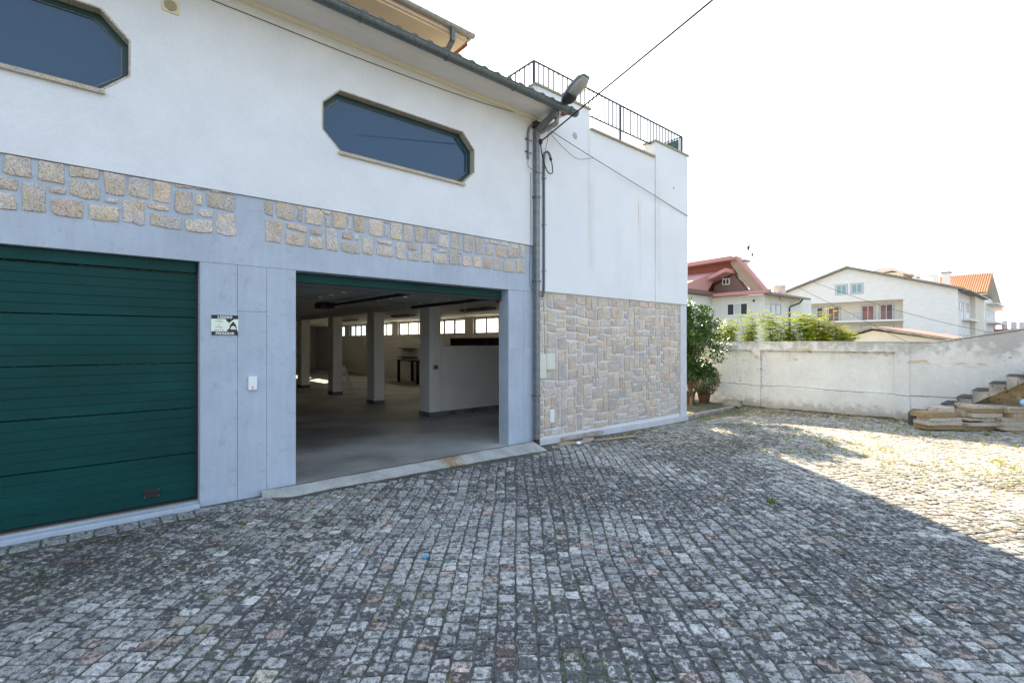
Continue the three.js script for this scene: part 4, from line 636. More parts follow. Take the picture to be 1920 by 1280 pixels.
// ---------------------------------------------------------------- boundary wall, stair, slabs
const uvP = g => { const p = g.attributes.position, u = g.attributes.uv; for (let i = 0; i < p.count; i++) u.setXY(i, (p.getZ(i) + 10) / 14, (p.getY(i) + 0.3) / 2.4); return g; };
{
  const w = thing('boundary_wall', 'weathered whitewashed boundary wall with recessed panels at the end of the yard', 'wall', [13.6, -0.3, -4]);
  part(w, 'core', uvP(slabZY([[-16, -0.5], [4, -0.5], [4, 2.6], [-0.66, 1.835], [-1.95, 1.575], [-16, 1.575]], 13.575, 13.72)), M.perim);
  part(w, 'top_beam', uvP(slabZY([[-16, 1.385], [-2.38, 1.365], [-2.38, 1.585], [-16, 1.585]], 13.495, 13.576)), M.perim);
  part(w, 'cap', uvP(slabZY([[-16, 1.577], [-1.95, 1.577], [-0.66, 1.837], [4, 2.602], [4, 2.63], [-0.66, 1.865], [-1.95, 1.605], [-16, 1.605]], 13.485, 13.735)), M.perim);
  for (const [a, b] of [[-9.0, -8.75], [-5.75, -5.53], [-2.65, -2.385]]) { part(w, 'pilaster', uvP(rbox(13.49, 13.576, -0.5, 1.384, a, b, 0.004)), M.perim); part(w, 'pilaster_base', uvP(rbox(13.478, 13.576, -0.5, 0.43, a - 0.006, b + 0.006, 0.005)), M.perim); }
  for (const [a, b] of [[-8.74, -5.76], [-5.52, -2.66]]) part(w, 'plinth', uvP(rbox(13.512, 13.576, -0.5, 0.41, a, b, 0.004)), M.perim);
  part(w, 'end_panel', uvP(slabZY([[-2.384, 0.432], [4, 0.432], [4, 2.58], [-0.66, 1.82], [-1.95, 1.57], [-2.384, 1.57]], 13.502, 13.576)), M.perim);
  part(w, 'end_plinth', uvP(rbox(13.49, 13.576, -0.5, 0.425, -2.384, 4, 0.004)), M.perim);
}
{
  const s = thing('stone_stair', 'rough stone stair climbing along the boundary wall', 'stair', [13.1, -0.1, -0.5]);
  const z0 = -1.99, rn = 0.228, rs = 0.149;
  for (let k = 0; k < 12; k++) {
    const z = z0 + k * rn, y = 0.21 + k * rs, lo = k < 2 ? -0.1 : y - rs - 0.10, pts = k < 2 ? [[z, lo], [z + rn - 0.003, lo], [z + rn - 0.003, y], [z, y]] : [[z, y - 0.245], [z + rn - 0.003, y - 0.245 + rs], [z + rn - 0.003, y], [z, y]];
    const g = slabZY(pts.map(p => [p[0] + R(-0.006, 0.004), p[1] + R(-0.006, 0.006)]), 12.70 + R(-0.012, 0.012), 13.488); const st = part(s, 'step', g, M.step); part(st, 'tread', box(12.70, 13.487, y + 0.004, y + 0.016, z - 0.004, z + rn - 0.006), M.tread);
  }
  part(s, 'bottom_block', muv(new RoundedBoxGeometry(0.62, 0.30, 0.28, 2, 0.05).rotateY(0.1).translate(12.86, 0.03, -2.14)), M.tread);
  part(s, 'under_wall', slabZY([[-1.5, -0.3], [0.75, -0.3], [0.75, 1.86], [-1.5, 0.39]], 13.12, 13.3), M.earthWall, 'ochre earth-stained wall under the steps');
}
{ // stacked slabs, each one a rough stone; columns: right and back axes of the piles
  const ru = [0.7595, 0.6505], bk = [0.6505, -0.7595];
  // left, right, bottom, top in metres across the piles at their distance; depth back
  const S = '7.760 8.441 0.167 0.261 9.08 0.34 2 / 7.842 8.459 0.098 0.158 9.10 0.33 1 / 7.772 8.452 0.029 0.097 9.08 0.34 1 / 7.819 8.464 -0.062 0.026 9.08 0.34 2 / 8.100 8.421 0.246 0.348 9.20 0.24 1 / 8.641 9.271 0.334 0.410 9.02 0.42 1 / 9.159 9.446 0.347 0.402 8.90 0.40 1 / 8.601 9.247 0.267 0.330 9.02 0.36 2 / 8.618 9.178 0.179 0.263 9.02 0.36 1 / 9.147 9.446 0.278 0.343 8.90 0.36 0 / 9.205 9.446 0.195 0.270 8.90 0.34 0 / 9.243 9.354 0.174 0.248 9.05 0.22 2 / 8.551 8.728 0.169 0.285 9.16 0.26 0 / 8.491 8.830 0.117 0.162 9.04 0.34 0 / 8.816 9.183 0.089 0.174 9.02 0.34 1 / 8.484 9.166 0.025 0.083 9.02 0.34 1 / 8.564 8.641 0.023 0.136 9.20 0.20 0 / 8.432 9.154 -0.066 0.023 9.02 0.36 2 / 9.047 9.425 0.123 0.193 8.88 0.36 0 / 9.035 9.425 0.038 0.118 8.88 0.36 1 / 9.047 9.425 -0.036 0.033 8.88 0.36 1 / 9.118 9.404 -0.119 -0.036 8.86 0.34 2 / 9.631 9.769 0.421 0.469 9.30 0.20 0'.split(' / ').map(t => t.split(' ').map(Number));
  const where = 'ochre-fronted slab lying on top of the left pile | thin pale slab second from the top of the left pile | pale slab third from the top of the left pile | brown slab at the bottom of the left pile | short pale block resting on the left pile | long pale slab on top of the middle pile | pale slab on top of the right pile at the picture edge | ochre slab second from the top of the middle pile | pale slab third from the top of the middle pile | tan slab second from the top of the right pile | tan slab third from the top of the right pile | small ochre stub wedged between middle and right piles | short greyish stub at the left of the middle pile | thin slab fourth from the top of the middle pile, on its left | pale slab fourth from the top of the middle pile, on its right | pale slab second from the bottom of the middle pile | small square chunk between the left and middle piles | brown slab at the bottom of the middle pile | tan slab fourth from the top of the right pile | pale slab third from the bottom of the right pile | pale slab second from the bottom of the right pile | brown slab at the bottom of the right pile | small block lying on the slab at the far right'.split(' | ');
  S.forEach(([l0, l1, y0, y1, d, dep, m], k) => {
    if (l1 > 9.39 && l1 < 9.5) l1 += 0.38;
    const L = l1 - l0, h = y1 - y0, c = [(l0 + l1) / 2, (y0 + y1) / 2], yaw = R(-0.09, 0.09); d += R(-0.03, 0.05);
    const poly = roughPoly([[-L / 2, -dep / 2], [L / 2, -dep / 2 + R(-0.01, 0.01)], [L / 2, dep / 2], [-L / 2, dep / 2]], 0.006, 0.02).slice(); const a = new Acc();
    const cx = ru[0] * c[0] + bk[0] * (d + dep / 2), cz = ru[1] * c[0] + bk[1] * (d + dep / 2), cs = Math.cos(yaw), sn = Math.sin(yaw);
    let ar = 0; poly.forEach((p, i) => { const n = poly[(i + 1) % poly.length]; ar += p[0] * n[1] - n[0] * p[1]; });
    const n = poly.length, p = [], u = [], ix = [];
    const rings = [[-h / 2, 0.006], [-h / 2 + 0.006, 0], [0, -0.002], [h / 2 - 0.006, 0], [h / 2, 0.006]];
    for (const [hh, ins] of rings) for (const q of poly) { const f = 1 - ins / Math.hypot(...q), A = q[0] * f + R(-0.004, 0.004), B = q[1] * f + R(-0.004, 0.004), x = A * cs - B * sn, b = A * sn + B * cs; p.push(cx + ru[0] * x + bk[0] * b, c[1] + hh + R(-0.003, 0.003), cz + ru[1] * x + bk[1] * b); u.push(A + k, hh + B); }
    for (const hh of [-h / 2, h / 2]) { p.push(cx, c[1] + hh, cz); u.push(k, hh); }
    for (let r = 0; r + 1 < rings.length; r++) for (let i = 0; i < n; i++) { const a0 = r * n + i, b0 = r * n + (i + 1) % n; ix.push(a0, b0, b0 + n, a0, b0 + n, a0 + n); }
    const top = (rings.length - 1) * n; for (let i = 0; i < n; i++) { ix.push(rings.length * n, (i + 1) % n, i); ix.push(rings.length * n + 1, top + i, top + (i + 1) % n); }
    let g = new THREE.BufferGeometry(); g.setAttribute('position', new THREE.Float32BufferAttribute(p, 3)); g.setAttribute('uv', new THREE.Float32BufferAttribute(u, 2)); g.setIndex(ix); g = toCreasedNormals(g, 0.45);
    solo('stone_slab', where[k], 'stone slab', g, [M.slab, M.slabPale, M.slabOchre][m], 'stone slabs stacked by the stair');
  });
}
// ---------------------------------------------------------------- planting
function leaves(list) { // each: [pos, dir, up, length, width, colour]
  const p = [], c = [], ix = []; const s = new THREE.Vector3();
  for (const [P, d, up, L, w, col] of list) {
    s.crossVectors(d, up).normalize(); const n = new THREE.Vector3().crossVectors(s, d).normalize(), b = p.length / 3, at = (t, k, h) => p.push(P.x + d.x * L * t + s.x * w * k + n.x * h, P.y + d.y * L * t + s.y * w * k + n.y * h, P.z + d.z * L * t + s.z * w * k + n.z * h);
    at(0, 0, 0); at(0.42, -0.5, w * 0.16); at(1, 0, -L * 0.14); at(0.42, 0.5, w * 0.16); at(0.45, 0, 0); for (let i = 0; i < 5; i++) c.push(...col); ix.push(b, b + 4, b + 1, b + 1, b + 4, b + 2, b + 2, b + 4, b + 3, b + 3, b + 4, b);
  }
  const g = new THREE.BufferGeometry(); g.setAttribute('position', new THREE.Float32BufferAttribute(p, 3)); g.setAttribute('color', new THREE.Float32BufferAttribute(c, 3)); g.setIndex(ix); g.computeVertexNormals(); return g;
}
const rdir = () => { const a = R(0, 2 * Math.PI), y = R(-1, 1), r = Math.sqrt(1 - y * y); return V(r * Math.cos(a), y, r * Math.sin(a)); };
{
  const t = thing('evergreen_shrub', 'tall dark green leafy shrub behind the annex corner', 'shrub', [12.3, -0.15, -6.85]);
  const lobes = [], lf = [], stems = [];
  for (let k = 0; k < 70; k++) { const y = R(0.7, 2.5), f = Math.sin(clamp((y - 0.35) / 2.35) * Math.PI), rr = R(0.15, 0.95) * (0.35 + 0.62 * f), a = R(0, 6.283); lobes.push([12.2 + rr * Math.cos(a) * 0.95, y, -6.85 + rr * Math.sin(a) * 0.85, R(0.16, 0.30)]); }
  for (let k = 0; k < 26; k++) lobes.push([R(10.95, 11.75), R(0.4, 2.5), R(-7.15, -6.6), R(0.18, 0.3)]);
  for (const [x, y, z, r] of lobes) {
    stems.push(rod([12.3, Math.max(0.1, y - 1.0), -6.85], [x, y, z], 0.012, 5, 0.005));
    for (let k = 0; k < 150; k++) { const d = rdir(), q = Math.pow(rnd(), 0.45) * r, P = V(x + d.x * q, y + d.y * q * 0.9, z + d.z * q), g = R(0.65, 1.25), yw = rnd() < 0.2 ? 1.7 : 1; lf.push([P, d.clone().add(V(R(-0.7, 0.7), R(-0.2, 0.9), R(-0.7, 0.7))).normalize(), V(R(-0.5, 0.5), 1, R(-0.5, 0.5)), R(0.07, 0.12), R(0.036, 0.056), [g * 1.05 * yw, g * yw, g * 0.8]]); }
  }
  part(t, 'trunk', merge([rod([12.32, -0.16, -6.85], [12.28, 1.1, -6.86], 0.05, 8, 0.03), rod([12.3, 0.5, -6.85], [12.05, 1.5, -6.6], 0.03, 7, 0.015), ...stems]), M.bark);
  part(t, 'crown', leaves(lf), M.shrubLeaf);
  solo('fallen_stick', 'pale pointed stick caught in the dark shrub', 'stick', bar([11.55, 1.30, -6.05], [11.62, 1.12, -5.99], 0.03, 0.02), M.board);
}
{
  const b = thing('potted_bush', 'round olive green bush in a terracotta pot by the planting bed', 'bush', [12.9, -0.12, -6.8]); const lf = [];
  for (let k = 0; k < 4200; k++) { const d = rdir(), q = 0.40 * Math.pow(rnd(), 0.33) * (0.85 + 0.3 * vnoise(d.x * 3 + 5, d.y * 3 + d.z * 3, 3)), g = R(0.6, 1.4), br = rnd() < 0.25; lf.push([V(12.9 + d.x * q * 1.02, 0.50 + d.y * q * 0.92, -6.8 + d.z * q), d.clone().add(V(R(-0.6, 0.6), R(-0.1, 0.7), R(-0.6, 0.6))).normalize(), V(R(-0.6, 0.6), 1, R(-0.6, 0.6)), R(0.045, 0.075), R(0.02, 0.034), br ? [g * 1.7, g * 1.15, g * 0.8] : [g, g, g]]); }
  part(b, 'foliage', leaves(lf), M.bushLeaf); part(b, 'stem', rod([12.9, 0.05, -6.8], [12.9, 0.5, -6.8], 0.03, 7, 0.015), M.bark);
  part(b, 'pot', new THREE.LatheGeometry([[0, 0], [0.13, 0], [0.17, 0.26], [0.185, 0.26], [0.185, 0.30], [0.155, 0.30], [0.15, 0.26], [0, 0.25]].map(p => new THREE.Vector2(...p)), 20).translate(12.9, -0.13, -6.8), M.terracotta);
  const p2 = solo('plant_pot', 'empty terracotta pot half hidden behind the annex corner', 'pot', new THREE.LatheGeometry([[0, 0], [0.14, 0], [0.18, 0.30], [0.195, 0.30], [0.195, 0.35], [0.165, 0.35], [0.155, 0.28], [0, 0.27]].map(p => new THREE.Vector2(...p)), 20).translate(12.42, -0.13, -7.0), M.terracotta);
}
{
  const bed = thing('planting_bed', 'low planting bed with worn kerb beside the annex corner', 'planting bed', [11.3, -0.2, -6.4], null, 'structure');
  const p = [], u = [], ix = [], N = 20; for (let j = 0; j <= N; j++) for (let i = 0; i <= N; i++) { const x = mix(10.07, 13.4, i / N), z = mix(-8.4, -5.86, j / N); p.push(x, -0.12 + (fbm(x * 3, z * 3, 3, 401) - 0.5) * 0.07, z); u.push(x, z); }
  for (let j = 0; j < N; j++) for (let i = 0; i < N; i++) { const a = j * (N + 1) + i; ix.push(a, a + N + 1, a + 1, a + 1, a + N + 1, a + N + 2); }
  const g = new THREE.BufferGeometry(); g.setAttribute('position', new THREE.Float32BufferAttribute(p, 3)); g.setAttribute('uv', new THREE.Float32BufferAttribute(u, 2)); g.setIndex(ix); g.computeVertexNormals(); part(bed, 'soil', g, M.soil);
  for (let k = 0; k < 4; k++) part(bed, 'kerb_stone', muv(new RoundedBoxGeometry(0.61, 0.16, 0.11, 1, 0.015).rotateY(R(-0.03, 0.03)).translate(10.42 + k * 0.62, -0.16, -5.78 - k * 0.02)), M.concrete);
  solo('concrete_block', 'grey concrete block lying at the foot of the boundary wall', 'block', muv(new RoundedBoxGeometry(0.22, 0.17, 0.46, 2, 0.015).rotateY(0.15).translate(12.95, -0.06, -6.02)), M.concrete);
  const lf = []; for (let k = 0; k < 2600; k++) { const x = R(10.1, 13.3), z = R(-7.6, -5.4), dn = fbm(x * 2, z * 2, 3, 405); if (dn < 0.47) continue; const g2 = R(0.5, 1.4), dry = rnd() < 0.35; lf.push([V(x, gy(x, z) + (z < -5.85 ? 0.035 : 0.0), z), V(R(-0.6, 0.6), 1, R(-0.6, 0.6)).normalize(), V(R(-1, 1), 0.2, R(-1, 1)), R(0.03, 0.085), R(0.006, 0.012), dry ? [g2 * 1.8, g2 * 1.2, g2 * 0.7] : [g2, g2 * 1.1, g2 * 0.7]]); }
  const o = solo('weeds', 'scrubby weeds growing over the planting bed', 'weeds', leaves(lf), M.bushLeaf, null, 'stuff');
}
{ // young trees behind the wall
  const P = [[-7.75, 2.06, 'leftmost yellow-green sapling behind the boundary wall, next to the dark shrub'], [-7.05, 2.30, 'slender sapling left of the tallest group above the boundary wall'], [-6.4, 2.52, 'sapling with pinkish tips in front of the pale house window'], [-5.95, 2.50, 'dense bushy sapling at the left of the middle group'], [-5.4, 2.46, 'sapling in the middle of the group above the wall'], [-4.95, 2.42, 'broad leafy sapling near the recessed balcony'], [-4.5, 2.48, 'tall sapling rising before the white house balcony'], [-4.05, 2.12, 'low rightmost sapling beside the shed roof']];
  for (const [z, top, lab] of P) {
    const x0 = 14.9 + R(-0.3, 0.6), t = thing('sapling', lab, 'tree', [x0, -0.3, z], 'saplings behind the boundary wall'), st = [], lf = [];
    st.push(rod([x0, -0.35, z], [x0, 1.2, z], 0.04, 7, 0.02));
    for (let k = 0; k < 18; k++) {
      const a = R(0, 6.283), sp = R(0.05, 0.37), tip = [x0 + Math.cos(a) * sp, k ? R(1.4, top - 0.05) : top, z + Math.sin(a) * sp], b0 = [x0, R(0.8, 1.2), z]; st.push(rod(b0, tip, 0.009, 5, 0.003));
      const dv = V(...tip).sub(V(...b0)); for (let q = 0; q < 13; q++) { const s = mix(0.35, 1.0, q / 12), C = V(...b0).addScaledVector(dv, s), az = q * 2.4 + R(-0.4, 0.4), fd = V(Math.cos(az), R(0.1, 0.6), Math.sin(az)).normalize(), FL = R(0.12, 0.24) * (1.15 - 0.4 * s);
        for (let m = 0; m < 9; m++) { const f = (m >> 1) / 4, sd = m % 2 ? 1 : -1, base2 = C.clone().addScaledVector(fd, FL * f).add(V(0, -0.05 * f * f, 0)), ld = fd.clone().multiplyScalar(0.6).add(V(-fd.z * sd, R(-0.3, 0.1), fd.x * sd)).normalize(), g = R(0.75, 1.3), pk = s > 0.92 && rnd() < 0.55; lf.push([base2, ld, V(R(-0.2, 0.2), 1, R(-0.2, 0.2)), R(0.09, 0.14), R(0.042, 0.064), pk ? [g * 1.15, g * 0.85, g * 3] : rnd() < 0.3 ? [g * 0.6, g * 0.75, g * 0.8] : [g * 1.1, g, g * 0.8]]); } }
    }
    part(t, 'trunk', merge(st), M.bark); part(t, 'crown', leaves(lf), M.youngLeaf);
  }
}
{ // grass in the joints: denser where the photograph shows it
  const dens = (x, z) => { const n = fbm(x * 1.4, z * 1.4, 3, 411), l = sstep(2.2, -0.5, x) * sstep(-4.0, -5.2, z), e = sstep(11.2, 13.2, x); return clamp(sstep(0.46, 0.66, n) * (0.10 + 1.1 * sstep(5, 8.5, x) + 0.8 * l) + e * 0.7); };
  const g = mergeGeometries([...Array(5)].map((_, k) => { const a = k * 1.3, q = new THREE.BufferGeometry(), dx = Math.cos(a), dz = Math.sin(a), h = 0.016 + 0.012 * (k % 3), w = 0.0022; q.setAttribute('position', new THREE.Float32BufferAttribute([-dz * w, 0, dx * w, dz * w, 0, -dx * w, dx * h * 0.75, h, dz * h * 0.75], 3)); q.computeVertexNormals(); return q; }));
  const L = []; for (const [x, z] of grassSpots) { const d = dens(x, z); for (let k = 0; k < 4; k++) if (rnd() < d) L.push([x + R(-0.012, 0.012), z + R(-0.012, 0.012)]); }
  const im = new THREE.InstancedMesh(g, M.grass, L.length), m = new THREE.Matrix4(), q = new THREE.Quaternion(), cc = new THREE.Color(); L.forEach(([x, z], i) => { const s = R(0.6, 1.5) * (1 + 0.7 * sstep(6, 9, x)); m.compose(V(x, gy(x, z) - 0.012, z), q.setFromAxisAngle(V(0, 1, 0), R(0, 6.28)), V(s, s * R(0.8, 1.3), s)); im.setMatrixAt(i, m); const k = rnd(); cc.setRGB(k < 0.65 ? 1.5 : 0.8, k < 0.65 ? 1.2 : 1.0, k < 0.65 ? 0.9 : 0.5); im.setColorAt(i, cc); });
  im.name = 'joint_grass'; tag(im, 'short dry grass growing in the joints of the setts', 'grass', null, 'stuff'); im.castShadow = im.receiveShadow = true; scene.add(im);
  // a few bigger tufts
  for (const [x, z, lab] of [[5.28, -2.06, 'small green tuft in the shaded cobbles left of the shadow edge'], [9.9, -0.35, 'grass tuft in the sunlit cobbles near the right picture edge'], [12.0, -1.05, 'bright weed at the foot of the slab piles'], [2.9, -0.15, 'wispy grass tuft among the nearest shaded cobbles at right']]) {
    const lf = []; for (let k = 0; k < 60; k++) { const gg = R(0.7, 1.5); lf.push([V(x + R(-0.035, 0.035), gy(x, z) - 0.008, z + R(-0.035, 0.035)), V(R(-0.7, 0.7), 1, R(-0.7, 0.7)).normalize(), V(R(-1, 1), 0.2, R(-1, 1)), R(0.03, 0.09), R(0.005, 0.010), [gg * 1.3, gg * 1.35, gg * 0.8]]); }
    solo('grass_tuft', lab, 'grass tuft', leaves(lf), M.bushLeaf);
  }
}
{ // leaf litter blown against the foot of the boundary wall
  const lf = []; for (let k = 0; k < 2600; k++) { const z = R(-6.6, -1.9), x = 13.46 - Math.abs(R(-0.3, 0.3) * R(0.1, 1)) - 0.02, g = R(0.3, 1.1), a = R(0, 6.28); if (fbm(z * 2.5, x * 2, 3, 431) < 0.42) continue; lf.push([V(x, gy(x, z) + R(0, 0.02), z), V(Math.cos(a), R(-0.2, 0.5), Math.sin(a)).normalize(), V(R(-0.4, 0.4), 1, R(-0.4, 0.4)), R(0.03, 0.06), R(0.012, 0.026), [g * 1.4, g * 1.0, g * 0.7]]); }
  solo('leaf_litter', 'dry leaf litter along the foot of the boundary wall', 'leaf litter', leaves(lf), M.litter, null, 'stuff');
}
{ // litter
  const brd = (n, l, a, b, w, h, m) => solo(n, l, 'board', bar(a, b, h, w).translate(0, 0, 0), m);
  const flat = (name, l, cat, pts, y, th, m) => { const s = shapeOf(pts.map(p => [p[0], -p[1]])); const g = new THREE.ExtrudeGeometry(s, { depth: th, bevelEnabled: false }); g.rotateX(-Math.PI / 2); return solo(name, l, cat, muv(g.translate(0, y, 0)), m); };
  flat('scrap_board', 'long pale strip of board lying beside the stone wall', 'board', [[6.45, -5.40], [6.50, -5.31], [7.35, -5.10], [7.32, -5.20]], -0.098, 0.016, M.board);
  flat('scrap_board', 'narrow weathered board leaning along the foot of the stone wall', 'board', [[5.95, -5.64], [7.0, -5.60], [7.0, -5.66], [5.95, -5.675]], -0.07, 0.05, M.cardboard);
  flat('cardboard_scrap', 'torn cardboard piece nearest the downpipe on the cobbles', 'cardboard', [[5.72, -5.56], [5.80, -5.42], [6.02, -5.38], [6.12, -5.46], [5.98, -5.60]], -0.088, 0.012, M.board);
  flat('cardboard_scrap', 'jagged tan cardboard piece between the boards by the stone wall', 'cardboard', [[6.0, -5.42], [6.08, -5.34], [6.3, -5.35], [6.5, -5.42], [6.62, -5.52], [6.42, -5.58], [6.28, -5.50]], -0.092, 0.012, M.cardboard);
  solo('crumpled_paper', 'crumpled white paper by the boards at the stone wall', 'litter', toCreasedNormals(new THREE.IcosahedronGeometry(0.04, 1).scale(1.2, 0.8, 0.9).translate(5.98, -0.06, -5.31), 0.2), M.palePaper);
  const cr = new THREE.PlaneGeometry(0.075, 0.04, 6, 4).rotateX(-Math.PI / 2); { const p = cr.attributes.position; for (let i = 0; i < p.count; i++) p.setY(i, 0.022 * vnoise(p.getX(i) * 70, p.getZ(i) * 60, 5) + 0.002); cr.computeVertexNormals(); }
  const bm = M.bluePlastic; bm.side = THREE.DoubleSide; solo('plastic_scrap', 'crumpled blue plastic scrap on the cobbles', 'litter', cr.rotateY(0.4).translate(1.90, gy(1.9, -3.23) + 0.003, -3.23), bm);
  solo('blue_ball', 'pale blue ball among the slabs at the right picture edge', 'ball', new THREE.SphereGeometry(0.065, 20, 14).translate(12.72, 0.50, -0.62), M.skyPlastic);
  for (const [x, z] of [[0.62, -4.95], [0.95, -5.2], [1.1, -5.0], [0.35, -4.35], [0.5, -4.2], [1.35, -4.85], [1.5, -4.6], [0.75, -5.3], [-0.3, -5.15], [1.9, -5.1], [0.15, -5.25], [2.3, -5.0]]) {
    const y = gy(x, z), a = R(0, 6.28); solo('dry_leaf', 'dry tan leaf lying on the cobbles in front of the closed green door', 'leaf', leaves([[V(x, y + 0.008, z), V(Math.cos(a), 0.08, Math.sin(a)), V(0, 1, 0), R(0.05, 0.09), R(0.014, 0.022), [1, 1, 1]]]), M.dryLeaf, 'dry leaves by the green door');
  }
}
// ---------------------------------------------------------------- houses beyond the wall
function winX(b, x, z0, z1, y0, y1, m, n = 2, trim = true) { // window on a wall facing -x
  const f = []; const t = 0.07; f.push(box(x - 0.05, x + 0.02, y0, y0 + t, z0, z1), box(x - 0.05, x + 0.02, y1 - t, y1, z0, z1)); for (let i = 0; i <= n; i++) { const z = mix(z0 + t / 2, z1 - t / 2, i / n); f.push(box(x - 0.05, x + 0.02, y0 + t, y1 - t, z - t / 2, z + t / 2)); }
  const w = part(b, 'window', merge(f), M.winFrame); for (let i = 0; i < n; i++) { const a = mix(z0 + t / 2, z1 - t / 2, i / n) + t / 2, c = mix(z0 + t / 2, z1 - t / 2, (i + 1) / n) - t / 2; part(w, 'pane', box(x - 0.02, x - 0.005, y0 + t, y1 - t, a, c), Array.isArray(m) ? m[i % m.length] : m); }
  if (trim) part(w, 'surround', merge([box(x - 0.03, x, y0 - 0.16, y0 - 0.001, z0 - 0.16, z1 + 0.16), box(x - 0.03, x, y1 + 0.001, y1 + 0.16, z0 - 0.16, z1 + 0.16), box(x - 0.03, x, y0, y1, z0 - 0.16, z0 - 0.001), box(x - 0.03, x, y0, y1, z1 + 0.001, z1 + 0.16)]), M.winTrim);
  return w;
}
function winZ(b, z, x0, x1, y0, y1, m, n = 1) { // window on a wall facing +z
  const t = 0.08, f = [box(x0, x1, y0, y0 + t, z - 0.02, z + 0.05), box(x0, x1, y1 - t, y1, z - 0.02, z + 0.05)]; for (let i = 0; i <= n; i++) { const x = mix(x0 + t / 2, x1 - t / 2, i / n); f.push(box(x - t / 2, x + t / 2, y0 + t, y1 - t, z - 0.02, z + 0.05)); }
  const w = part(b, 'window', merge(f), M.winTrim); for (let i = 0; i < n; i++) part(w, 'pane', box(mix(x0, x1, i / n) + t, mix(x0, x1, (i + 1) / n) - t, y0 + t, y1 - t, z + 0.005, z + 0.02), m); return w;
}
{
  const b = thing('gabled_house', 'large white gabled house with recessed balcony behind the saplings', 'house', [98, -5, -21]), X = 90;
  part(b, 'gable_wall', slabZY([[-32.7, -5], [-10.71, -5], [-10.71, 8.8], [-23.63, 13.1], [-32.7, 9.9]], X, X + 22, [rect(-30.24, -16.68, -4.9, 7.83)]), M.houseWhite);
  part(b, 'recess_wall', box(X + 1.5, X + 2, -4.9, 7.83, -30.3, -16.6), M.houseBuff);
  const slab = part(b, 'balcony', box(X - 0.3, X + 1.5, 4.62, 4.88, -30.24, -16.68), M.houseWhite);
  for (let k = 0; k < 4; k++) part(slab, 'rail', rod([X - 0.2, 5.25 + k * 0.28, -30.2], [X - 0.2, 5.25 + k * 0.28, -16.7], 0.025, 6), M.winTrim); for (let k = 0; k < 6; k++) part(slab, 'post', rod([X - 0.2, 4.88, -30.0 + k * 2.6], [X - 0.2, 6.1, -30.0 + k * 2.6], 0.03, 6), M.winTrim);
  winX(b, X - 0.01, -25.15, -23.74, 9.15, 10.55, M.winTeal); winX(b, X - 0.01, -23.08, -21.68, 9.15, 10.55, M.winTeal);
  const x2 = X + 1.48, f = 1.0164; for (const [z0, z1, y0, y1, m] of [[-28.72, -27.03, 5.5, 7.21, [M.winPale, M.winDark]], [-26.25, -24.71, 4.92, 7.22, M.winRed], [-21.75, -20.16, 4.92, 7.2, M.winRed], [-19.44, -17.88, 4.92, 7.26, [M.winRed, M.winDark]], [-26.07, -24.76, 2.6, 3.9, M.winDark], [-21.75, -20.16, 2.4, 4.05, M.winPale], [-19.44, -17.9, 2.4, 4.0, M.winPale]]) winX(b, x2, z0 * f, z1 * f, y0, y1, m);
  const rf = (zA, yA, zB, yB) => slabZY([[zA, yA], [zB, yB], [zB, yB + 0.3], [zA, yA + 0.3]], X - 0.6, X + 22.4); const r = part(b, 'roof', merge([rf(-33.4, 9.7, -23.63, 13.15), rf(-23.63, 13.15, -10.1, 8.65)]), M.roofGrey); part(r, 'chimney', box(X + 2, X + 3, 9.9, 11.1, -31.4, -30.2), M.roofGrey);
  for (const [x0, x1, y0, y1] of [[91.3, 92.9, 5.95, 7.15], [94.8, 96.3, 4.9, 7.25], [98.2, 99.8, 5.95, 7.3], [91.3, 92.9, 1.2, 2.6], [94.8, 96.3, 0, 2.6], [98.2, 99.8, 1.2, 2.6]]) winZ(b, -10.70, x0, x1, y0, y1, M.winPale);
  part(b, 'side_balcony', box(93.6, 104, 4.6, 4.85, -10.709, -9.9), M.houseWhite); part(b, 'side_bay', box(101.5, 112, -5, 8.6, -10.709, -10.1), M.houseBuff); part(b, 'eave', box(90, 112.4, 8.5, 8.62, -10.709, -9.5), M.roofGrey);
  part(b, 'floodlight', rod([X - 0.25, 5.5, -23], [X - 0.25, 5.9, -23], 0.12, 8), M.winFrame);
}
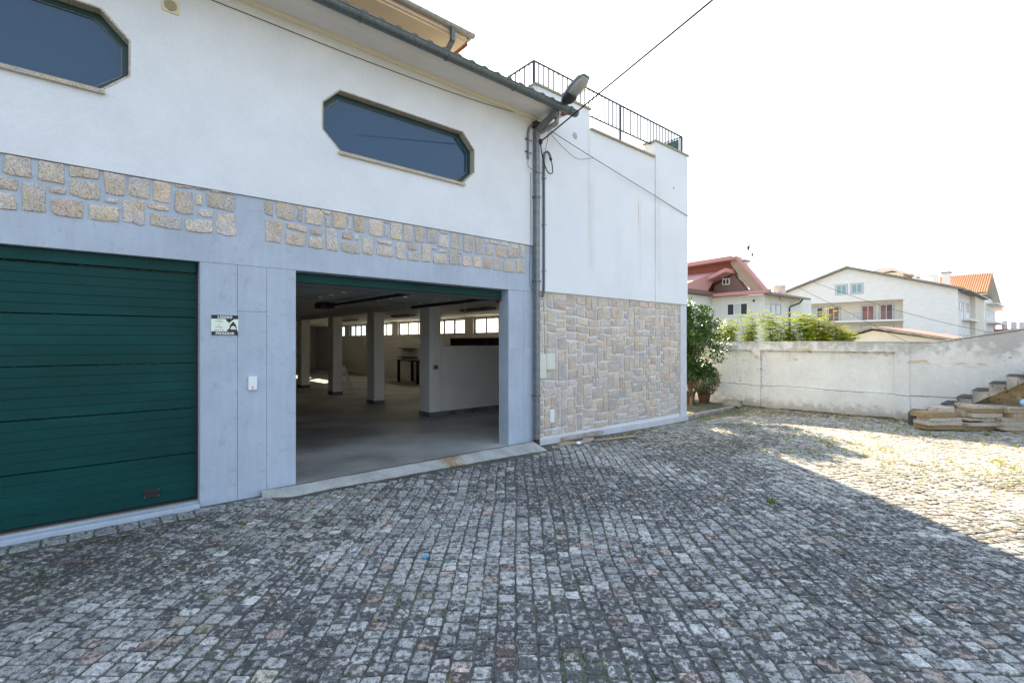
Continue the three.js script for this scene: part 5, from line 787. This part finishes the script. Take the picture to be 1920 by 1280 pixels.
{
  const b = thing('orange_roof_house', 'tall house with bright orange tiled roof behind the white gabled house', 'house', [150, -5, -18]);
  part(b, 'wall', box(140, 172, -5, 11.6, -34, -13.36), M.houseWhite);
  const mk = (z0, z1) => slabZY; const p = [], seg = 40, ix = [], u = []; // corrugated tile slope facing the yard, ridge along z
  for (let i = 0; i <= seg * 4; i++) { const z = mix(-27, -12.0, i / (seg * 4)), w = 0.09 * Math.abs(Math.sin(i / 4 * Math.PI)); p.push(139.2, 11.75 + w, z, 149, 16.6 + w, z); u.push(0, z, 1, z); } for (let i = 0; i < seg * 4; i++) ix.push(i * 2, i * 2 + 2, i * 2 + 1, i * 2 + 1, i * 2 + 2, i * 2 + 3);
  const g = new THREE.BufferGeometry(); g.setAttribute('position', new THREE.Float32BufferAttribute(p, 3)); g.setAttribute('uv', new THREE.Float32BufferAttribute(u, 2)); g.setIndex(ix); g.computeVertexNormals();
  const r = part(b, 'roof', g, M.roofOrange); part(r, 'roof_deck', slabXY([[139.3, 11.55], [149, 16.4], [172, 9.5], [172, 9.2], [149, 16.1], [139.3, 11.3]], -27, -12.1), M.houseBuff);
  part(r, 'chimney', box(141.5, 143, 12, 16.6, -19.4, -18.2), M.houseWhite); part(r, 'chimney', box(141.5, 143, 12, 16.6, -22.0, -20.0), M.houseWhite); part(r, 'chimney_cap', box(141.3, 143.2, 16.6, 16.85, -19.6, -18.0), M.roofGrey);
  for (const y0 of [6.2, 1.2]) for (const [x0, x1] of [[142, 144.4], [147, 149.5], [152, 154.2], [156.5, 158.5], [161, 163], [166, 168]]) winZ(b, -13.35, x0, x1, y0, y0 + 2.6, M.winPale);
  for (const [y] of [[10.3], [6.0]]) part(b, 'balcony', box(152, 172, y - 0.3, y, -13.359, -11.6), M.houseWhite);
  for (let k = 0; k < 5; k++) part(b, 'drying_pole', rod([156, 14.6 - k * 0.5, -12.6 + 0.2 * k], [172 + (k === 0 ? 8 : 0), 15.2 - k * 0.5, -11.4], 0.05, 5), M.winTrim);
}
{
  const b = thing('roof_hut', 'small hip-roofed house peeking over the gabled house roof', 'house', [124, 0, -25]);
  part(b, 'wall', box(120, 128, -4, 15.3, -27.2, -22.2), M.houseBuff); part(b, 'roof', slabZY([[-28, 15.3], [-26, 16.3], [-23.6, 16.1], [-20.9, 14.7], [-21.2, 14.5], [-23.8, 15.6], [-27.8, 15.1]], 119.2, 128.8), M.pinkWall);
  const t = thing('tv_antenna', 'thin rooftop television antenna above the houses', 'antenna', [124, 16, -24.8]); part(t, 'mast', rod([124, 15.8, -24.8], [124, 18.3, -24.8], 0.04, 6), M.winTrim); part(t, 'boom', rod([124, 18.2, -25.6], [124, 18.25, -24.0], 0.04, 6), M.winTrim);
  const y = thing('yellow_terrace', 'pale yellow roof terrace wall between the distant roofs', 'wall', [119, 0, -18.8]); part(y, 'wall', box(118, 119, -4, 13.5, -20.2, -17.4), M.houseWhite); part(y, 'rail', box(117.9, 118.1, 13.9, 14.1, -20.2, -17.4), M.yellowCream); part(y, 'post', box(117.9, 118.1, 13.5, 13.9, -20.1, -19.9), M.yellowCream); part(y, 'post', box(117.9, 118.1, 13.5, 13.9, -17.7, -17.5), M.yellowCream);
  const f = thing('far_house', 'distant pink-roofed house with three chimneys above the wall at the far right', 'house', [172, -4, -11]); part(f, 'wall', box(168, 178, -4, 3.6, -16, -6.5), M.houseWhite); part(f, 'roof', slabZY([[-16.5, 3.6], [-6.2, 3.6], [-6.2, 4.6], [-16.5, 4.6]], 167.5, 178), M.roofRose); for (const z of [-12.2, -10.6, -9.2]) part(f, 'chimney', box(170, 171, 4.6, 6.6 - (z + 12.2) * 0.12, z, z + 1.0), M.houseWhite);
}
{ // pale house with rose roofs, left of the gabled house (numbers: metres, wall facing the yard at x = 46)
  const b = thing('rose_roof_house', 'pale house with layered rose red roofs beside the annex', 'house', [50, -5, -21]), X = 46;
  const zc = -23.4, ze = -18.5, eY = 5.9;
  part(b, 'wall', box(X, X + 12, -5, eY, -34, ze), M.housePale); part(b, 'left_wing', box(X - 8, X - 0.01, -5, eY + 0.1, -34, zc), M.housePale);
  winX(b, X - 0.01, -21.9, -19.95, 4.08, 5.2, [M.winDark, M.winPale, M.winDark], 3, false); winZ(b, ze + 0.01, X + 1.4, X + 3.7, 4.1, 5.12, M.winPale, 2);
  part(b, 'wall_lamp', rod([X - 0.1, 5.25, -19.4], [X - 0.1, 5.45, -19.4], 0.08, 8), M.black);
  // low rose-brown eave over the front wall and the grey eave along the side
  part(b, 'front_eave', slabXY([[X - 0.8, eY + 0.02], [X + 0.3, eY + 0.05], [X + 0.3, eY + 0.45], [X - 0.8, eY + 0.30]], -23.4, -18.0), M.roofRose);
  part(b, 'side_eave', slabZY([[-18.6, eY + 0.02], [-17.6, eY - 0.12], [-17.6, eY + 0.08], [-18.6, eY + 0.3]], X - 0.2, X + 9), M.roofGrey);
  part(b, 'front_gable', slabZY([[-23.4, eY + 0.46], [-19.4, eY + 0.46], [-20.4, 6.5], [-21.5, 8.0], [-23.4, 7.1]], X + 0.4, X + 1.4), M.brownWall);
  winX(b, X + 0.38, -22.55, -21.85, 7.1, 7.7, M.winDark, 2, false);
  part(b, 'lower_roof', slabZY([[-26.4, 6.35], [-21.5, 8.15], [-21.5, 8.5], [-26.4, 6.75]], X - 1.2, X + 1.6), M.roofRose);
  part(b, 'lower_roof_tiles', slabXY([[X - 7.5, 6.2], [X - 1.3, 6.3], [X + 1, 8.3], [X + 0.6, 8.5]], -30, -23.3), M.roofRose);
  part(b, 'wing_eave', slabXY([[X - 8.5, eY + 0.12], [X - 0.02, eY + 0.12], [X - 0.02, eY + 0.5], [X - 8.5, eY + 0.5]], -30, -22.9), M.brownWall);
  part(b, 'upper_wall', slabZY([[-30.9, 6], [-21.7, 6], [-21.7, 9.36], [-30.9, 9.1]], X + 1.5, X + 4), M.redWall); winX(b, X + 1.49, -25.7, -24.7, 8.0, 8.35, M.winDark, 2, false);
  part(b, 'upper_roof', slabZY([[-31, 9.05], [-21.4, 9.35], [-21.4, 9.7], [-31, 9.45]], X - 0.4, X + 1.9), M.roofRose);
  part(b, 'gable_wing', slabZY([[-21.39, 9.55], [-18.85, 6.35], [-18.6, 6.35], [-21.2, 9.75], [-21.39, 9.75]], X + 0.4, X + 1.3), M.roofRose);
  part(b, 'gable_soffit', slabZY([[-21.9, 9.5], [-21.4, 9.52], [-18.87, 6.36], [-19.9, 6.36], [-21.7, 8.9]], X + 0.5, X + 1.25), M.soffitTan);
  const c1 = part(b, 'chimney', box(X + 1, X + 1.8, 7.5, 9.25, -21.35, -20.7), M.houseWhite); part(c1, 'cap', box(X + 0.85, X + 1.95, 9.25, 9.4, -21.5, -20.55), M.roofGrey);
  const c2 = part(b, 'chimney', box(X + 3.4, X + 4.4, 5.5, 6.85, -19.0, -18.3), M.pinkWall); part(c2, 'cap', box(X + 3.3, X + 4.5, 6.85, 6.97, -19.1, -18.2), M.houseWhite);
  part(b, 'downpipe', tube([[X + 6.9, eY - 0.1, -17.6], [X + 6.9, eY - 0.5, -17.9], [X + 5.7, eY - 0.9, -18.4], [X + 5.7, 0, -18.4]], 0.07, 24, 6, false), M.black);
}
{
  const b = thing('shed', 'low shed with shallow red roof just behind the boundary wall', 'shed', [26, -2, -5]);
  part(b, 'wall', slabZY([[-6.3, -2], [-3.3, -2], [-3.3, 1.65], [-5.45, 2.05], [-6.3, 1.75]], 24.1, 30), M.houseBuff);
  const r = part(b, 'roof', merge([slabZY([[-6.55, 1.74], [-5.45, 2.12], [-5.45, 2.19], [-6.55, 1.81]], 23.9, 31), slabZY([[-5.45, 2.12], [-3.0, 1.60], [-3.0, 1.67], [-5.45, 2.19]], 23.9, 31)]), M.roofGrey);
  part(r, 'tiles', slabZY([[-5.4, 2.195], [-3.0, 1.685], [-3.0, 1.705], [-5.4, 2.215]], 24.4, 31), M.roofRed);
}
solo('far_wire', 'upper of the two thin wires crossing before the white gabled house', 'wire', tube([[20, 4.0, -6.75], [20, 2.9, -4.5], [20, 2.06, -2.32], [20, 1.5, 0]], 0.007, 30, 5), M.railGrey);
solo('far_wire', 'lower of the two thin wires crossing before the white gabled house', 'wire', tube([[20, 3.8, -7.1], [20, 2.6, -5.2], [20, 1.6, -3.6], [20, 1.0, -2]], 0.007, 30, 5), M.railGrey);
for (const [x, y, z, s, lab] of [[30.6, 7.39, -13.25, 1, 'upper of two small dark birds in the sky'], [30.8, 6.96, -13.1, 0.75, 'lower of two small dark birds in the sky']]) {
  const b = thing('bird', lab, 'bird', [x, y, z], 'birds in the sky'); const body = new THREE.SphereGeometry(0.09 * s, 10, 8).scale(0.7, 1.5, 0.8);
  const wing = k => { const g = new THREE.BufferGeometry(); g.setAttribute('position', new THREE.Float32BufferAttribute([0, 0.06, 0, 0.05, -0.04, 0.02, 0.09 * k, 0.22, 0.12 * k, 0, 0.06, 0.01, 0.09 * k, 0.22, 0.12 * k, 0.05, -0.04, 0.03].map(v => v * s), 3)); g.setAttribute('uv', new THREE.Float32BufferAttribute(new Array(12).fill(0), 2)); g.computeVertexNormals(); return g; };
  const tail = new THREE.ConeGeometry(0.05 * s, 0.16 * s, 6).rotateX(Math.PI).translate(0, -0.17 * s, 0);
  part(b, 'body', merge([body, tail, wing(1), wing(-1)]).translate(x, y, z), M.bird);
}
renderer.render(scene, camera);
